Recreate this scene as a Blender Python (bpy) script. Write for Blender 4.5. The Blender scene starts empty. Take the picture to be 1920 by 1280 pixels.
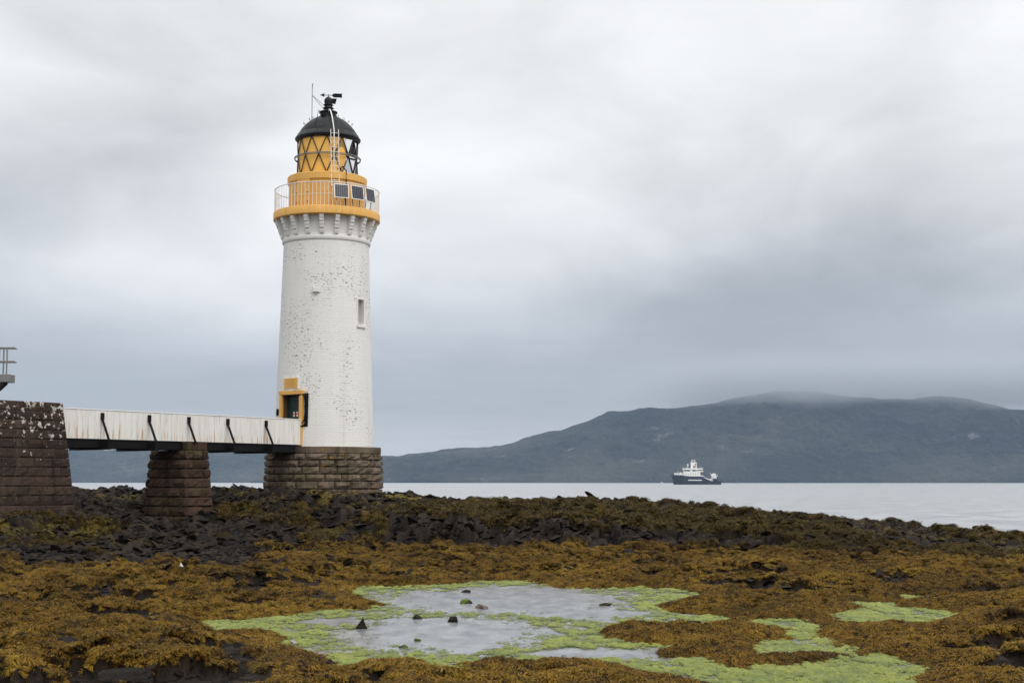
import bpy, math, random
import numpy as np
from mathutils import Vector, Matrix

# ------------------------------------------------------------------ camera, sky, sun, exposure
scene = bpy.context.scene
C = scene.collection
EYE = 2.8
cam_d = bpy.data.cameras.new('camera'); cam = bpy.data.objects.new('camera', cam_d); C.objects.link(cam)
cam_d.lens = 50.0; cam_d.sensor_width = 36.0; cam_d.clip_start = 0.1; cam_d.clip_end = 60000
cam.location = (0, 0, EYE); cam.rotation_euler = (math.radians(90) + math.atan(263 / 2666.7), 0, 0)
scene.camera = cam
SUN_EL, SUN_AZ = math.radians(48), math.radians(140)      # azimuth clockwise from +Y: behind the camera, to the right
SUN_STRENGTH, SUN_ANGLE = 1.5, 60
EXPOSURE = 0.32
SKY_SEED = 52.9
scene.view_settings.view_transform = 'Standard'; scene.view_settings.look = 'None'
scene.view_settings.exposure = EXPOSURE; scene.view_settings.gamma = 1; scene.view_settings.use_curve_mapping = False
cy = scene.cycles
cy.max_bounces = 6; cy.diffuse_bounces = 3; cy.glossy_bounces = 3; cy.transmission_bounces = 4
cy.transparent_max_bounces = 12; cy.volume_bounces = 1; cy.use_denoising = True
cy.caustics_reflective = False; cy.caustics_refractive = False; cy.sample_clamp_indirect = 6

class T:
    """small helper round a node tree"""
    def __init__(s, tree): s.t = tree; s.n = tree.nodes; s.l = tree.links
    def put(s, sock, v):
        if isinstance(v, bpy.types.NodeSocket): s.l.new(v, sock)
        elif v is not None:
            try: sock.default_value = v
            except Exception:
                if isinstance(v, (tuple, list)) and len(v) == 3: sock.default_value = (*v, 1)
                else: sock.default_value = (v, v, v)
    def node(s, typ, ins=None, **props):
        n = s.n.new(typ)
        for k, v in props.items(): setattr(n, k, v)
        for k, v in (ins or {}).items(): s.put(n.inputs[k], v)
        return n
    def math(s, op, a, b=None, c=None, clamp=False):
        n = s.node('ShaderNodeMath', operation=op, use_clamp=clamp)
        s.put(n.inputs[0], a)
        if b is not None: s.put(n.inputs[1], b)
        if c is not None: s.put(n.inputs[2], c)
        return n.outputs[0]
    def vmath(s, op, a, b=None):
        n = s.node('ShaderNodeVectorMath', operation=op); s.put(n.inputs[0], a)
        if b is not None: s.put(n.inputs[1], b)
        return n.outputs[0]
    def scale(s, v, k): return s.vmath('MULTIPLY', v, k)
    def noise(s, vec, scale, detail=4, rough=.55, dist=0, w=None):
        n = s.node('ShaderNodeTexNoise', {'Scale': scale, 'Detail': detail, 'Roughness': rough, 'Distortion': dist})
        if vec is not None: s.put(n.inputs['Vector'], vec)
        return n.outputs['Fac']
    def step(s, x, lo, hi, a=0., b=1.):
        n = s.node('ShaderNodeMapRange', interpolation_type='SMOOTHSTEP')
        for i, v in enumerate((x, lo, hi, a, b)): s.put(n.inputs[i], v)
        return n.outputs[0]
    def mix(s, f, a, b, blend='MIX'):
        n = s.node('ShaderNodeMix', data_type='RGBA', blend_type=blend)
        s.put(n.inputs[0], f); s.put(n.inputs[6], a); s.put(n.inputs[7], b)
        return n.outputs[2]
    def ramp(s, x, stops):
        n = s.node('ShaderNodeValToRGB'); e = n.color_ramp.elements
        while len(e) < len(stops): e.new(.5)
        for i, (p, c) in enumerate(stops):
            e[i].position = p; e[i].color = (*c, 1) if len(c) == 3 else c
        s.put(n.inputs[0], x); return n.outputs[0]
    def bump(s, h, strength=.5, dist=.05, normal=None):
        n = s.node('ShaderNodeBump', {'Height': h, 'Strength': strength, 'Distance': dist})
        if normal is not None: s.put(n.inputs['Normal'], normal)
        return n.outputs[0]

world = bpy.data.worlds.new('World'); scene.world = world; world.use_nodes = True
w = T(world.node_tree); w.n.clear()
def build_sky():
    d = w.node('ShaderNodeTexCoord').outputs['Generated']
    sx = w.node('ShaderNodeSeparateXYZ', {0: d})
    z = w.math('MAXIMUM', sx.outputs[2], 0.0)
    k = w.math('DIVIDE', 1.0, w.math('ADD', z, .14))
    px = w.math('MULTIPLY', sx.outputs[0], k); py = w.math('MULTIPLY', sx.outputs[1], k)
    P = w.node('ShaderNodeCombineXYZ', {0: px, 1: py, 2: 0.0}).outputs[0]
    S = SKY_SEED
    big = w.noise(w.vmath('ADD', w.scale(d, (2.3, 2.3, 4.2)), (S, 1.7, 0.4)), 1.0, 3, .5, .4)
    mid = w.noise(w.vmath('ADD', w.scale(d, (4.6, 4.6, 10.5)), (7.3, S, 1.4)), 1.0, 7, .52, .5)
    fine = w.noise(w.vmath('ADD', w.scale(P, (1.6, 4.2, 1)), (1.3, 8.2, S)), 1.0, 6, .6, .5)
    # the base of the cloud deck is uneven: the height at which it darkens shifts with the large noise
    zz = w.math('ADD', z, w.math('MULTIPLY', w.math('SUBTRACT', big, .5), w.step(z, .02, .14, .0, .26)))
    zz = w.math('ADD', zz, w.math('MULTIPLY', w.math('SUBTRACT', mid, .5), w.step(z, .03, .15, 0, .10)))
    base = w.ramp(zz, [(0, (.46, .475, .49)), (.02, (.44, .457, .475)), (.056, (.335, .352, .376)), (.10, (.36, .376, .400)),
                       (.14, (.46, .477, .50)), (.18, (.60, .61, .622)), (.25, (.715, .718, .722)), (.40, (.76, .762, .764)), (1, (1., 1., 1.))])
    m = w.math('ADD', 1.0, w.math('MULTIPLY', w.math('SUBTRACT', mid, .5), w.step(z, .0, .2, .25, .60)))
    puff = w.noise(w.vmath('ADD', w.scale(d, (9., 9., 17.)), (2.3, 4.1, S)), 1.0, 7, .55, .25)
    m = w.math('ADD', m, w.math('MULTIPLY', w.math('SUBTRACT', fine, .5), w.step(z, .04, .16, .26, .0)))
    m = w.math('ADD', m, w.math('MULTIPLY', w.math('SUBTRACT', puff, .5), w.step(z, .06, .2, .10, .26)))
    m = w.math('ADD', m, w.math('MULTIPLY', w.math('SUBTRACT', big, .5), .25))
    m = w.math('ADD', m, w.step(z, .33, 1., 0, .25))
    m = w.math('MULTIPLY', m, 10.0)                         # the background's strength is 0.1
    clouds = w.mix(1.0, base, w.node('ShaderNodeCombineColor', {0: m, 1: m, 2: m}).outputs[0], 'MULTIPLY')
    sky = w.node('ShaderNodeTexSky', sky_type='NISHITA')
    sky.sun_disc = False; sky.sun_elevation = SUN_EL; sky.sun_rotation = SUN_AZ
    col = w.mix(.965, sky.outputs[0], clouds)
    bg = w.node('ShaderNodeBackground', {0: col, 1: 0.1})
    out = w.node('ShaderNodeOutputWorld'); w.l.new(bg.outputs[0], out.inputs[0])
build_sky()
sun_d = bpy.data.lights.new('sun', 'SUN'); sun = bpy.data.objects.new('sun', sun_d); C.objects.link(sun)
sun_d.energy = SUN_STRENGTH; sun_d.angle = math.radians(SUN_ANGLE); sun_d.color = (1, .965, .92)
to_sun = Vector((math.sin(SUN_AZ) * math.cos(SUN_EL), math.cos(SUN_AZ) * math.cos(SUN_EL), math.sin(SUN_EL)))
sun.rotation_euler = to_sun.to_track_quat('Z', 'Y').to_euler(); sun.location = (40, -40, 60)

# ------------------------------------------------------------------ materials
def material(name, rough=.8, metallic=0., spec=.3):
    m = bpy.data.materials.new(name); m.use_nodes = True
    t = T(m.node_tree); b = t.n['Principled BSDF']
    b.inputs['Roughness'].default_value = rough; b.inputs['Metallic'].default_value = metallic
    b.inputs['Specular IOR Level'].default_value = spec
    return m, t, b
def pos(t): return t.node('ShaderNodeNewGeometry').outputs['Position']
def objrand(t): return t.node('ShaderNodeObjectInfo').outputs['Random']
def plain(name, col, rough=.6, metallic=0., spec=.3, var=.25, scale=6., bump=0.):
    m, t, b = material(name, rough, metallic, spec)
    n = t.noise(pos(t), scale, 5, .6)
    c = t.mix(n, [x * (1 - var) for x in col] + [1], [min(1, x * (1 + var)) for x in col] + [1])
    t.put(b.inputs['Base Color'], c)
    if bump: t.put(b.inputs['Normal'], t.bump(t.noise(pos(t), scale * 4, 5), bump, .02))
    return m
M = {}
def white_brick():
    m, t, b = material('white_painted_brick', .75, 0, .25)
    uv = t.node('ShaderNodeUVMap').outputs[0]
    warp = t.vmath('ADD', uv, t.scale(t.node('ShaderNodeTexNoise', {'Vector': uv, 'Scale': 1.2, 'Detail': 2}).outputs['Color'], (.04, .05, 0)))
    br = t.node('ShaderNodeTexBrick', {'Vector': warp, 'Scale': 1.0, 'Mortar Size': .011, 'Mortar Smooth': .6, 'Brick Width': .31, 'Row Height': .105, 'Bias': 0, 'Color1': (1, 1, 1, 1), 'Color2': (0, 0, 0, 1)})
    mortar = br.outputs['Fac']
    fine = t.noise(uv, 30, 4, .6)
    stain = t.noise(t.scale(uv, (1.6, .22, 1)), 1.0, 5, .6)
    c = t.mix(stain, (.70, .685, .65, 1), (.82, .81, .785, 1))
    rowv = t.noise(t.scale(uv, (.8, 9.5, 1)), 1.0, 2, .5)
    c = t.mix(t.step(rowv, .45, .75, 0, .10), c, (.62, .61, .58, 1))
    c = t.mix(t.math('MULTIPLY', mortar, .16), c, (.52, .51, .49, 1))
    # paint chips: small dark flakes in clusters, more along the joints
    zone = t.noise(t.scale(uv, (.55, .45, 1)), 1.0, 3, .5)
    sv = t.node('ShaderNodeSeparateXYZ', {0: uv})
    zb = t.step(sv.outputs[1], 4.6, 7.6, -.07, .0)
    left = t.step(sv.outputs[0], 6.0, 6.8, .025, 0)
    zone = t.math('ADD', t.math('ADD', zone, zb), left)
    flake = t.noise(t.scale(uv, (6.5, 11.5, 1)), 1.0, 4, .6, .3)
    flake = t.math('ADD', flake, t.math('MULTIPLY', mortar, .055))
    thr = t.step(zone, .33, .63, .715, .585)
    chip = t.step(t.math('SUBTRACT', flake, thr), 0.0, .03)
    chipc = t.mix(t.noise(uv, 9, 2), (.10, .085, .075, 1), (.30, .27, .25, 1))
    damp = t.step(t.noise(t.scale(uv, (3.2, .10, 1)), 1.0, 4, .6), .54, .72, 0, .22)
    c = t.mix(damp, c, (.50, .48, .42, 1))
    c = t.mix(t.math('MULTIPLY', chip, .72), c, chipc)
    t.put(b.inputs['Base Color'], c)
    h = t.math('SUBTRACT', t.math('MULTIPLY', fine, .35), t.math('MULTIPLY', mortar, .8))
    h = t.math('SUBTRACT', h, chip)
    h = t.math('ADD', h, t.math('MULTIPLY', rowv, .5))
    t.put(b.inputs['Normal'], t.bump(h, .55, .02))
    return m
M['brick'] = white_brick()
M['white'] = plain('white_paint_masonry', (.72, .705, .67), .7, var=.08, scale=3, bump=.15)
def ochre():
    m, t, b = material('ochre_paint', .6, 0, .3)
    p = pos(t)
    n = t.noise(t.scale(p, (2, 2, .5)), 1.5, 5, .6)
    c = t.mix(n, (.66, .36, .085, 1), (.74, .42, .115, 1))
    c = t.mix(t.step(t.noise(p, 7, 4), .63, .75, 0, .5), c, (.52, .27, .07, 1))
    c = t.mix(t.step(t.noise(t.scale(p, (7, 7, .5)), 1., 4, .6), .52, .72, 0, .4), c, (.40, .22, .08, 1))
    c = t.mix(t.step(t.noise(t.scale(p, (3, 3, 1.5)), 1., 5, .65), .56, .7, 0, .35), c, (.80, .56, .26, 1))
    t.put(b.inputs['Base Color'], c); t.put(b.inputs['Normal'], t.bump(t.noise(p, 12, 4), .15, .02)); return m
M['ochre'] = ochre()
def black_paint():
    m, t, b = material('black_gloss_paint', .45, 0, .22)
    p = pos(t)
    n = t.noise(p, 3, 5, .6)
    c = t.mix(n, (.006, .0065, .0075, 1), (.016, .017, .019, 1))
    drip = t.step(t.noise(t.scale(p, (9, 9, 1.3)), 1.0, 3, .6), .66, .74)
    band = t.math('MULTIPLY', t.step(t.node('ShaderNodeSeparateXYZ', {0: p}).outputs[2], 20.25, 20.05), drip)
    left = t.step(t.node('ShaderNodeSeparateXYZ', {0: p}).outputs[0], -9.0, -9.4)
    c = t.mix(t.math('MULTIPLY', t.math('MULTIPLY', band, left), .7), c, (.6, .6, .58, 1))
    t.put(b.inputs['Base Color'], c); t.put(b.inputs['Roughness'], t.step(n, .3, .7, .38, .6)); return m
M['black'] = black_paint()
M['darkmetal'] = plain('dark_iron', (.008, .0075, .0075), .6, 0, .12, var=.4, scale=5, bump=.2)
M['astragal'] = plain('black_bar_paint', (.02, .011, .008), .5, 0, .4, var=.3)
M['galv'] = plain('galvanised_steel', (.22, .22, .21), .5, .5, .4, var=.2, scale=8)
M['galvdark'] = plain('weathered_steel', (.07, .068, .062), .6, .3, .4, var=.4, scale=8)
M['green_door'] = plain('dark_green_door_paint', (.010, .028, .026), .4, 0, .4, var=.3)
M['dark'] = plain('dark_interior', (.012, .011, .01), .8, 0, .2)
M['white_metal'] = plain('white_metal_paint', (.74, .73, .70), .5, 0, .4, var=.06)
M['rust'] = plain('rusted_ochre_paint', (.42, .16, .04), .8, 0, .2, var=.5, scale=9)
M['red'] = plain('red_print', (.5, .03, .03), .6, 0, .3)
M['mortar'] = plain('dark_mortar', (.030, .023, .019), .95, 0, .1, var=.5, scale=5)
M['navy'] = plain('navy_hull_paint', (.012, .017, .032), .45, 0, .4, var=.15, scale=.3)
M['ship_white'] = plain('ship_white_paint', (.78, .77, .74), .5, 0, .4, var=.05, scale=.3)
M['ship_dark'] = plain('ship_dark_glass', (.03, .028, .03), .3, 0, .5, var=.3, scale=.4)
M['ship_tan'] = plain('ship_tan_paint', (.36, .24, .17), .6, 0, .3, var=.2, scale=.4)
def glass():
    m = bpy.data.materials.new('lantern_glass'); m.use_nodes = True; t = T(m.node_tree); t.n.clear()
    fr = t.node('ShaderNodeFresnel', {'IOR': 1.45}).outputs[0]
    tr = t.node('ShaderNodeBsdfTransparent', {'Color': (.93, .95, .95, 1)}); gl = t.node('ShaderNodeBsdfGlossy', {'Roughness': .03})
    mx = t.node('ShaderNodeMixShader', {0: fr}); t.l.new(tr.outputs[0], mx.inputs[1]); t.l.new(gl.outputs[0], mx.inputs[2])
    o = t.node('ShaderNodeOutputMaterial'); t.l.new(mx.outputs[0], o.inputs[0]); return m
M['glass'] = glass()
def solar():
    m, t, b = material('solar_cells', .25, 0, .35)
    uv = t.node('ShaderNodeUVMap').outputs[0]
    br = t.node('ShaderNodeTexBrick', {'Vector': uv, 'Scale': 1, 'Mortar Size': .06, 'Mortar Smooth': .1, 'Brick Width': 1, 'Row Height': 1}, offset=0)
    n = t.noise(uv, 1.2, 3)
    c = t.mix(br.outputs['Fac'], t.mix(n, (.006, .007, .014, 1), (.014, .016, .028, 1)), (.20, .21, .24, 1))
    t.put(b.inputs['Base Color'], c); return m
M['solar'] = solar()
def boards():
    m, t, b = material('white_board_paint', .7, 0, .25)
    p = pos(t); r = objrand(t)
    s = t.node('ShaderNodeSeparateXYZ', {0: p})
    n = t.noise(t.scale(p, (1, 1, .35)), 3, 5, .6)
    c = t.mix(n, (.66, .645, .60, 1), (.78, .77, .735, 1))
    c = t.mix(t.math('MULTIPLY', t.step(r, .5, 1), .18), c, (.55, .53, .48, 1))
    streak = t.noise(t.scale(p, (16, 16, .9)), 1.0, 3, .55)
    low = t.math('ADD', t.step(s.outputs[2], 5.2, 4.6, 0, .09), t.step(s.outputs[0], -17.0, -17.7, 0, .07))
    rust = t.step(t.math('ADD', streak, low), .615, .73)
    c = t.mix(t.math('MULTIPLY', rust, .75), c, (.48, .22, .06, 1))
    grime = t.step(t.noise(t.scale(p, (7, 7, .5)), 1.0, 4, .6), .52, .72, 0, .38)
    c = t.mix(grime, c, (.40, .38, .34, 1))
    t.put(b.inputs['Base Color'], c); t.put(b.inputs['Normal'], t.bump(n, .2, .02)); return m
M['boards'] = boards()
def stone(name, lo, hi, lichen_white, lichen_gold, green, ztop=None):
    m, t, b = material(name, .9, 0, .08)
    p = pos(t); r = objrand(t); s = t.node('ShaderNodeSeparateXYZ', {0: p})
    n = t.noise(p, 2.6, 6, .65); f = t.noise(p, 14, 5, .65)
    c = t.mix(t.math('ADD', t.math('MULTIPLY', n, .5), t.math('MULTIPLY', r, .6)), (*lo, 1), (*hi, 1))
    c = t.mix(t.step(f, .52, .75, 0, .55), c, [x * .35 for x in lo] + [1])
    c = t.mix(t.step(f, .28, .42, .35, 0), c, [min(1, x * 1.6) for x in hi] + [1])
    streak = t.noise(t.scale(p, (2.4, 2.4, .16)), 1.0, 4, .6)
    c = t.mix(t.step(streak, .52, .72, 0, .75), c, [x * .3 for x in lo] + [1])
    c = t.mix(t.step(streak, .42, .26, 0, .16), c, (.17, .15, .13, 1))
    c = t.mix(t.step(t.noise(p, 5.5, 5, .7), .56, .68, 0, .7), c, [x * .42 for x in lo] + [1])
    c = t.mix(t.step(t.noise(p, 7.5, 5, .7), .58, .70, 0, .5), c, [min(1, x * 1.9) for x in hi] + [1])
    if green:
        g = t.step(t.noise(p, .9, 5, .6), .48, .68)
        c = t.mix(t.math('MULTIPLY', g, green), c, (.055, .055, .018, 1))
    if lichen_gold:
        g = t.step(t.math('ADD', t.noise(p, 3.1, 5, .7), t.math('MULTIPLY', t.step(t.noise(p, .7, 2), .45, .65), lichen_gold)), .70, .80)
        c = t.mix(t.math('MULTIPLY', g, .8), c, (.26, .15, .02, 1))
    if lichen_white:
        hgt = t.step(s.outputs[2], 2.6, 5.7, -.02, lichen_white)
        g = t.step(t.math('ADD', t.noise(p, 4.3, 6, .66, .3), hgt), .67, .69)
        c = t.mix(t.math('MULTIPLY', g, .9), c, (.52, .50, .46, 1))
    t.put(b.inputs['Base Color'], c)
    t.put(b.inputs['Normal'], t.bump(t.math('ADD', t.math('MULTIPLY', n, .6), t.math('MULTIPLY', f, .5)), .8, .04))
    return m
M['stone_plinth'] = stone('plinth_sandstone', (.062, .045, .034), (.20, .155, .115), 0, .15, .6)
M['stone_pier'] = stone('pier_sandstone', (.026, .016, .012), (.080, .050, .036), 0, .06, .5)
M['stone_abut'] = stone('abutment_sandstone', (.024, .0165, .0135), (.066, .044, .034), .115, .09, .1)

# ------------------------------------------------------------------ building helpers
def link(o, parent=None):
    C.objects.link(o)
    if parent is not None: o.parent = parent
    return o
def tag(o, label=None, cat=None, group=None, kind=None):
    if label: o['label'] = label
    if cat: o['category'] = cat
    if group: o['group'] = group
    if kind: o['kind'] = kind
    return o
def empty(name, loc=(0, 0, 0)):
    o = bpy.data.objects.new(name, None); o.location = loc; o.empty_display_size = .3; return link(o)
class MB:
    """collects shapes and builds ONE mesh object from them"""
    def __init__(s): s.v = []; s.f = []; s.uv = None; s.mi = []
    def add(s, v, f, mi=0):
        k = len(s.v); s.v += [tuple(map(float, p)) for p in v]; s.f += [tuple(i + k for i in q) for q in f]; s.mi += [mi] * len(f)
    def frame_box(s, o, ax, ay, az, x0, x1, y0, y1, z0, z1):
        o, ax, ay, az = map(np.array, (o, ax, ay, az))
        v = [o + ax * x + ay * y + az * z for z in (z0, z1) for y in (y0, y1) for x in (x0, x1)]
        s.add(v, [(0, 2, 3, 1), (4, 5, 7, 6), (0, 1, 5, 4), (2, 6, 7, 3), (0, 4, 6, 2), (1, 3, 7, 5)])
    def box(s, x0, x1, y0, y1, z0, z1): s.frame_box((0, 0, 0), (1., 0, 0), (0, 1., 0), (0, 0, 1.), x0, x1, y0, y1, z0, z1)
    def tube(s, pts, r, n=8, closed=False, r_end=None):
        pts = [np.array(p, float) for p in pts]; N = len(pts); rings = []; up = np.array((.013, .021, 1.))
        for i, p in enumerate(pts):
            a = pts[(i - 1) % N] if (closed or i > 0) else p; b = pts[(i + 1) % N] if (closed or i < N - 1) else p
            d = b - a; d /= np.linalg.norm(d) + 1e-9
            e = np.cross(d, up)
            if np.linalg.norm(e) < .05: e = np.cross(d, (1, 0, 0))
            e /= np.linalg.norm(e); g = np.cross(d, e)
            rr = r if r_end is None else r + (r_end - r) * i / max(1, N - 1)
            rings.append([p + rr * (math.cos(2 * math.pi * k / n) * e + math.sin(2 * math.pi * k / n) * g) for k in range(n)])
        v = [q for ring in rings for q in ring]; f = []
        for i in range(N if closed else N - 1):
            j = (i + 1) % N
            for k in range(n): f.append((i * n + k, i * n + (k + 1) % n, j * n + (k + 1) % n, j * n + k))
        if not closed: f += [tuple(range(n))[::-1], tuple((N - 1) * n + k for k in range(n))]
        s.add(v, f)
    def lathe(s, prof, cx=0, cy=0, n=48, a0=0., a1=2 * math.pi):
        full = abs(a1 - a0 - 2 * math.pi) < 1e-6; m = n if full else n + 1
        v = []; f = []
        for (r, z) in prof:
            for k in range(m):
                a = a0 + (a1 - a0) * k / n; v.append((cx + r * math.cos(a), cy + r * math.sin(a), z))
        for i in range(len(prof) - 1):
            for k in range(n):
                k2 = (k + 1) % m
                f.append((i * m + k, i * m + k2, (i + 1) * m + k2, (i + 1) * m + k))
        s.add(v, f)
    def extrude(s, outline, o, ax, az, ay, t0, t1):
        """outline (x, z) in the ax/az plane, thickness along ay from t0 to t1"""
        o, ax, ay, az = map(np.array, (o, ax, ay, az)); n = len(outline)
        v = [o + ax * x + az * z + ay * t for t in (t0, t1) for x, z in outline]
        s.add(v, [tuple(range(n))[::-1], tuple(range(n, 2 * n))] + [(i, (i + 1) % n, n + (i + 1) % n, n + i) for i in range(n)])
    def mesh(s, name, smooth=False, mats=()):
        m = bpy.data.meshes.new(name); m.from_pydata(s.v, [], s.f); m.update()
        for x in mats: m.materials.append(x)
        if len(mats) > 1: m.polygons.foreach_set('material_index', s.mi)
        import bmesh
        bm = bmesh.new(); bm.from_mesh(m); bmesh.ops.recalc_face_normals(bm, faces=bm.faces); bm.to_mesh(m); bm.free()
        if smooth: m.polygons.foreach_set('use_smooth', [True] * len(m.polygons))
        return m
    def build(s, name, mat, parent=None, smooth=False, bevel=0):
        o = bpy.data.objects.new(name, s.mesh(name, smooth, mat if isinstance(mat, (list, tuple)) else (mat,)))
        if bevel:
            b = o.modifiers.new('bevel', 'BEVEL'); b.width = bevel; b.segments = 2; b.limit_method = 'ANGLE'
        return link(o, parent)
def auto_smooth(o, deg=35):
    m = o.data; m.polygons.foreach_set('use_smooth', [True] * len(m.polygons)); m.set_sharp_from_angle(angle=math.radians(deg))
    return o
def copy_of(o, parent, name=None):
    c = o.copy(); C.objects.link(c); c.parent = parent; return c
def grid_object(name, V, nr, nc, mat, keep=None, attrs=None, smooth=True, parent=None):
    """a regular grid of vertices (nr x nc) as one mesh object"""
    i, j = np.meshgrid(np.arange(nr - 1), np.arange(nc - 1), indexing='ij')
    q = np.stack([i * nc + j, i * nc + j + 1, (i + 1) * nc + j + 1, (i + 1) * nc + j], -1).reshape(-1, 4)
    if keep is not None: q = q[keep.reshape(-1)]
    used = np.unique(q); remap = np.full(len(V), -1); remap[used] = np.arange(len(used)); q = remap[q]; Vv = V[used]
    m = bpy.data.meshes.new(name); m.vertices.add(len(Vv)); m.vertices.foreach_set('co', Vv.astype(np.float32).ravel())
    m.loops.add(q.size); m.loops.foreach_set('vertex_index', q.ravel().astype(np.int32))
    m.polygons.add(len(q)); m.polygons.foreach_set('loop_start', (np.arange(len(q)) * 4).astype(np.int32))
    m.polygons.foreach_set('loop_total', np.full(len(q), 4, np.int32))
    m.update(); m.validate()
    if smooth: m.polygons.foreach_set('use_smooth', [True] * len(q))
    for k, a in (attrs or {}).items():
        at = m.attributes.new(k, 'FLOAT', 'POINT'); at.data.foreach_set('value', a.ravel()[used].astype(np.float32))
    m.materials.append(mat)
    return link(bpy.data.objects.new(name, m), parent)

# ------------------------------------------------------------------ noise in numpy
def _h(ix, iy, s):
    n = (ix.astype(np.int64) * 374761393 + iy.astype(np.int64) * 668265263 + s * 1274126177) & 0xFFFFFFFF
    n = ((n ^ (n >> 13)) * 1274126177) & 0xFFFFFFFF
    return ((n ^ (n >> 16)) & 0xFFFFFF) / float(0xFFFFFF)
def vn(x, y, s=0):
    ix = np.floor(x); iy = np.floor(y); fx = x - ix; fy = y - iy
    fx = fx * fx * fx * (fx * (fx * 6 - 15) + 10); fy = fy * fy * fy * (fy * (fy * 6 - 15) + 10)
    a, b, c, d = _h(ix, iy, s), _h(ix + 1, iy, s), _h(ix, iy + 1, s), _h(ix + 1, iy + 1, s)
    return a + (b - a) * fx + (c - a) * fy + (a - b - c + d) * fx * fy
def fbm(x, y, s=0, o=4, g=.5):
    t = np.zeros_like(x); A = 1.; S = 0.
    for k in range(o):
        t += A * vn(x, y, s + 17 * k); S += A; A *= g; x = x * 2.03 + 5.1; y = y * 2.03 + 1.7
    return t / S
def cells(x, y, s=0):
    """cellular noise: nearest distance, gap to the second, and a tilted random height for the cell (a facet)"""
    ix = np.floor(x); iy = np.floor(y); F1 = np.full_like(x, 9.); F2 = F1.copy(); hgt = np.zeros_like(x); R = np.zeros_like(x)
    for di in (-1, 0, 1):
        for dj in (-1, 0, 1):
            cx = ix + di; cy_ = iy + dj
            px = cx + .1 + .8 * _h(cx, cy_, s); py = cy_ + .1 + .8 * _h(cx, cy_, s + 1)
            dx, dy = x - px, y - py; d = np.sqrt(dx * dx + dy * dy)
            r = _h(cx, cy_, s + 2); hh = r + (_h(cx, cy_, s + 3) - .5) * 1.3 * dx + (_h(cx, cy_, s + 4) - .5) * 1.3 * dy
            n = d < F1
            F2 = np.where(n, F1, np.minimum(F2, d)); hgt = np.where(n, hh, hgt); R = np.where(n, r, R); F1 = np.where(n, d, F1)
    return F1, F2 - F1, hgt, R
def sst(x, a, b):
    t = np.clip((x - a) / (b - a), 0, 1); return t * t * (3 - 2 * t)

# ------------------------------------------------------------------ sea, far hills, haze
SEA = -0.8
def sea_material():
    m, t, b = material('sea_water', .30, 0, .5)
    p = pos(t)
    c = t.mix(t.noise(t.scale(p, (.004, .02, 0)), 1., 3), (.27, .28, .295, 1), (.34, .35, .362, 1))
    c = t.mix(t.step(t.noise(t.scale(p, (.22, .34, 1)), 1., 5, .75), .44, .62, 0, .9), c, (.09, .10, .115, 1))  # ripple shading painted into the water colour as dark flecks
    t.put(b.inputs['Base Color'], c); b.inputs['IOR'].default_value = 2.2
    h = t.math('ADD', t.math('MULTIPLY', t.noise(t.scale(p, (.35, .8, 1)), 1., 5, .65), .5), t.math('MULTIPLY', t.noise(t.scale(p, (.05, .14, 1)), 1., 4, .6), 2.2))
    h = t.math('ADD', h, t.math('MULTIPLY', t.noise(t.scale(p, (.006, .02, 1)), 1., 3), 9.0))
    t.put(b.inputs['Normal'], t.bump(h, 1., .30))
    return m
M['sea'] = sea_material()
mb = MB()
xs = [-6000, -2500, -1000, -300, 0, 300, 1000, 2500, 6000]; ys = [-400, 40, 70, 120, 300, 800, 2000, 4500, 7200]
V = np.array([(x, y, SEA) for y in ys for x in xs], float)
sea = tag(grid_object('sea', V, len(ys), len(xs), M['sea']), kind='structure')

def hill_material():
    m, t, b = material('moorland_hill', .95, 0, .1)
    p = pos(t)
    n = t.noise(t.scale(p, (1, 1, 2.2)), .0016, 7, .62); f = t.noise(t.scale(p, (1, .6, 2)), .010, 6, .62)
    c = t.mix(t.step(n, .32, .68), (.007, .011, .008, 1), (.062, .066, .046, 1))
    c = t.mix(t.step(f, .48, .66, 0, .6), c, (.014, .017, .015, 1))
    c = t.mix(t.step(t.noise(t.scale(p, (1, .5, 1.5)), .03, 5, .65), .54, .72, 0, .35), c, (.085, .085, .062, 1))
    rock = t.math('MULTIPLY', t.step(t.noise(t.scale(p, (1, 1, 2)), .0042, 7, .7, .4), .60, .70), t.step(f, .38, .56))
    c = t.mix(rock, c, (.17, .165, .16, 1))
    t.put(b.inputs['Base Color'], c)
    t.put(b.inputs['Normal'], t.bump(t.math('ADD', n, t.math('MULTIPLY', f, .6)), 1., 260))
    return m
M['hill'] = hill_material()
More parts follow.
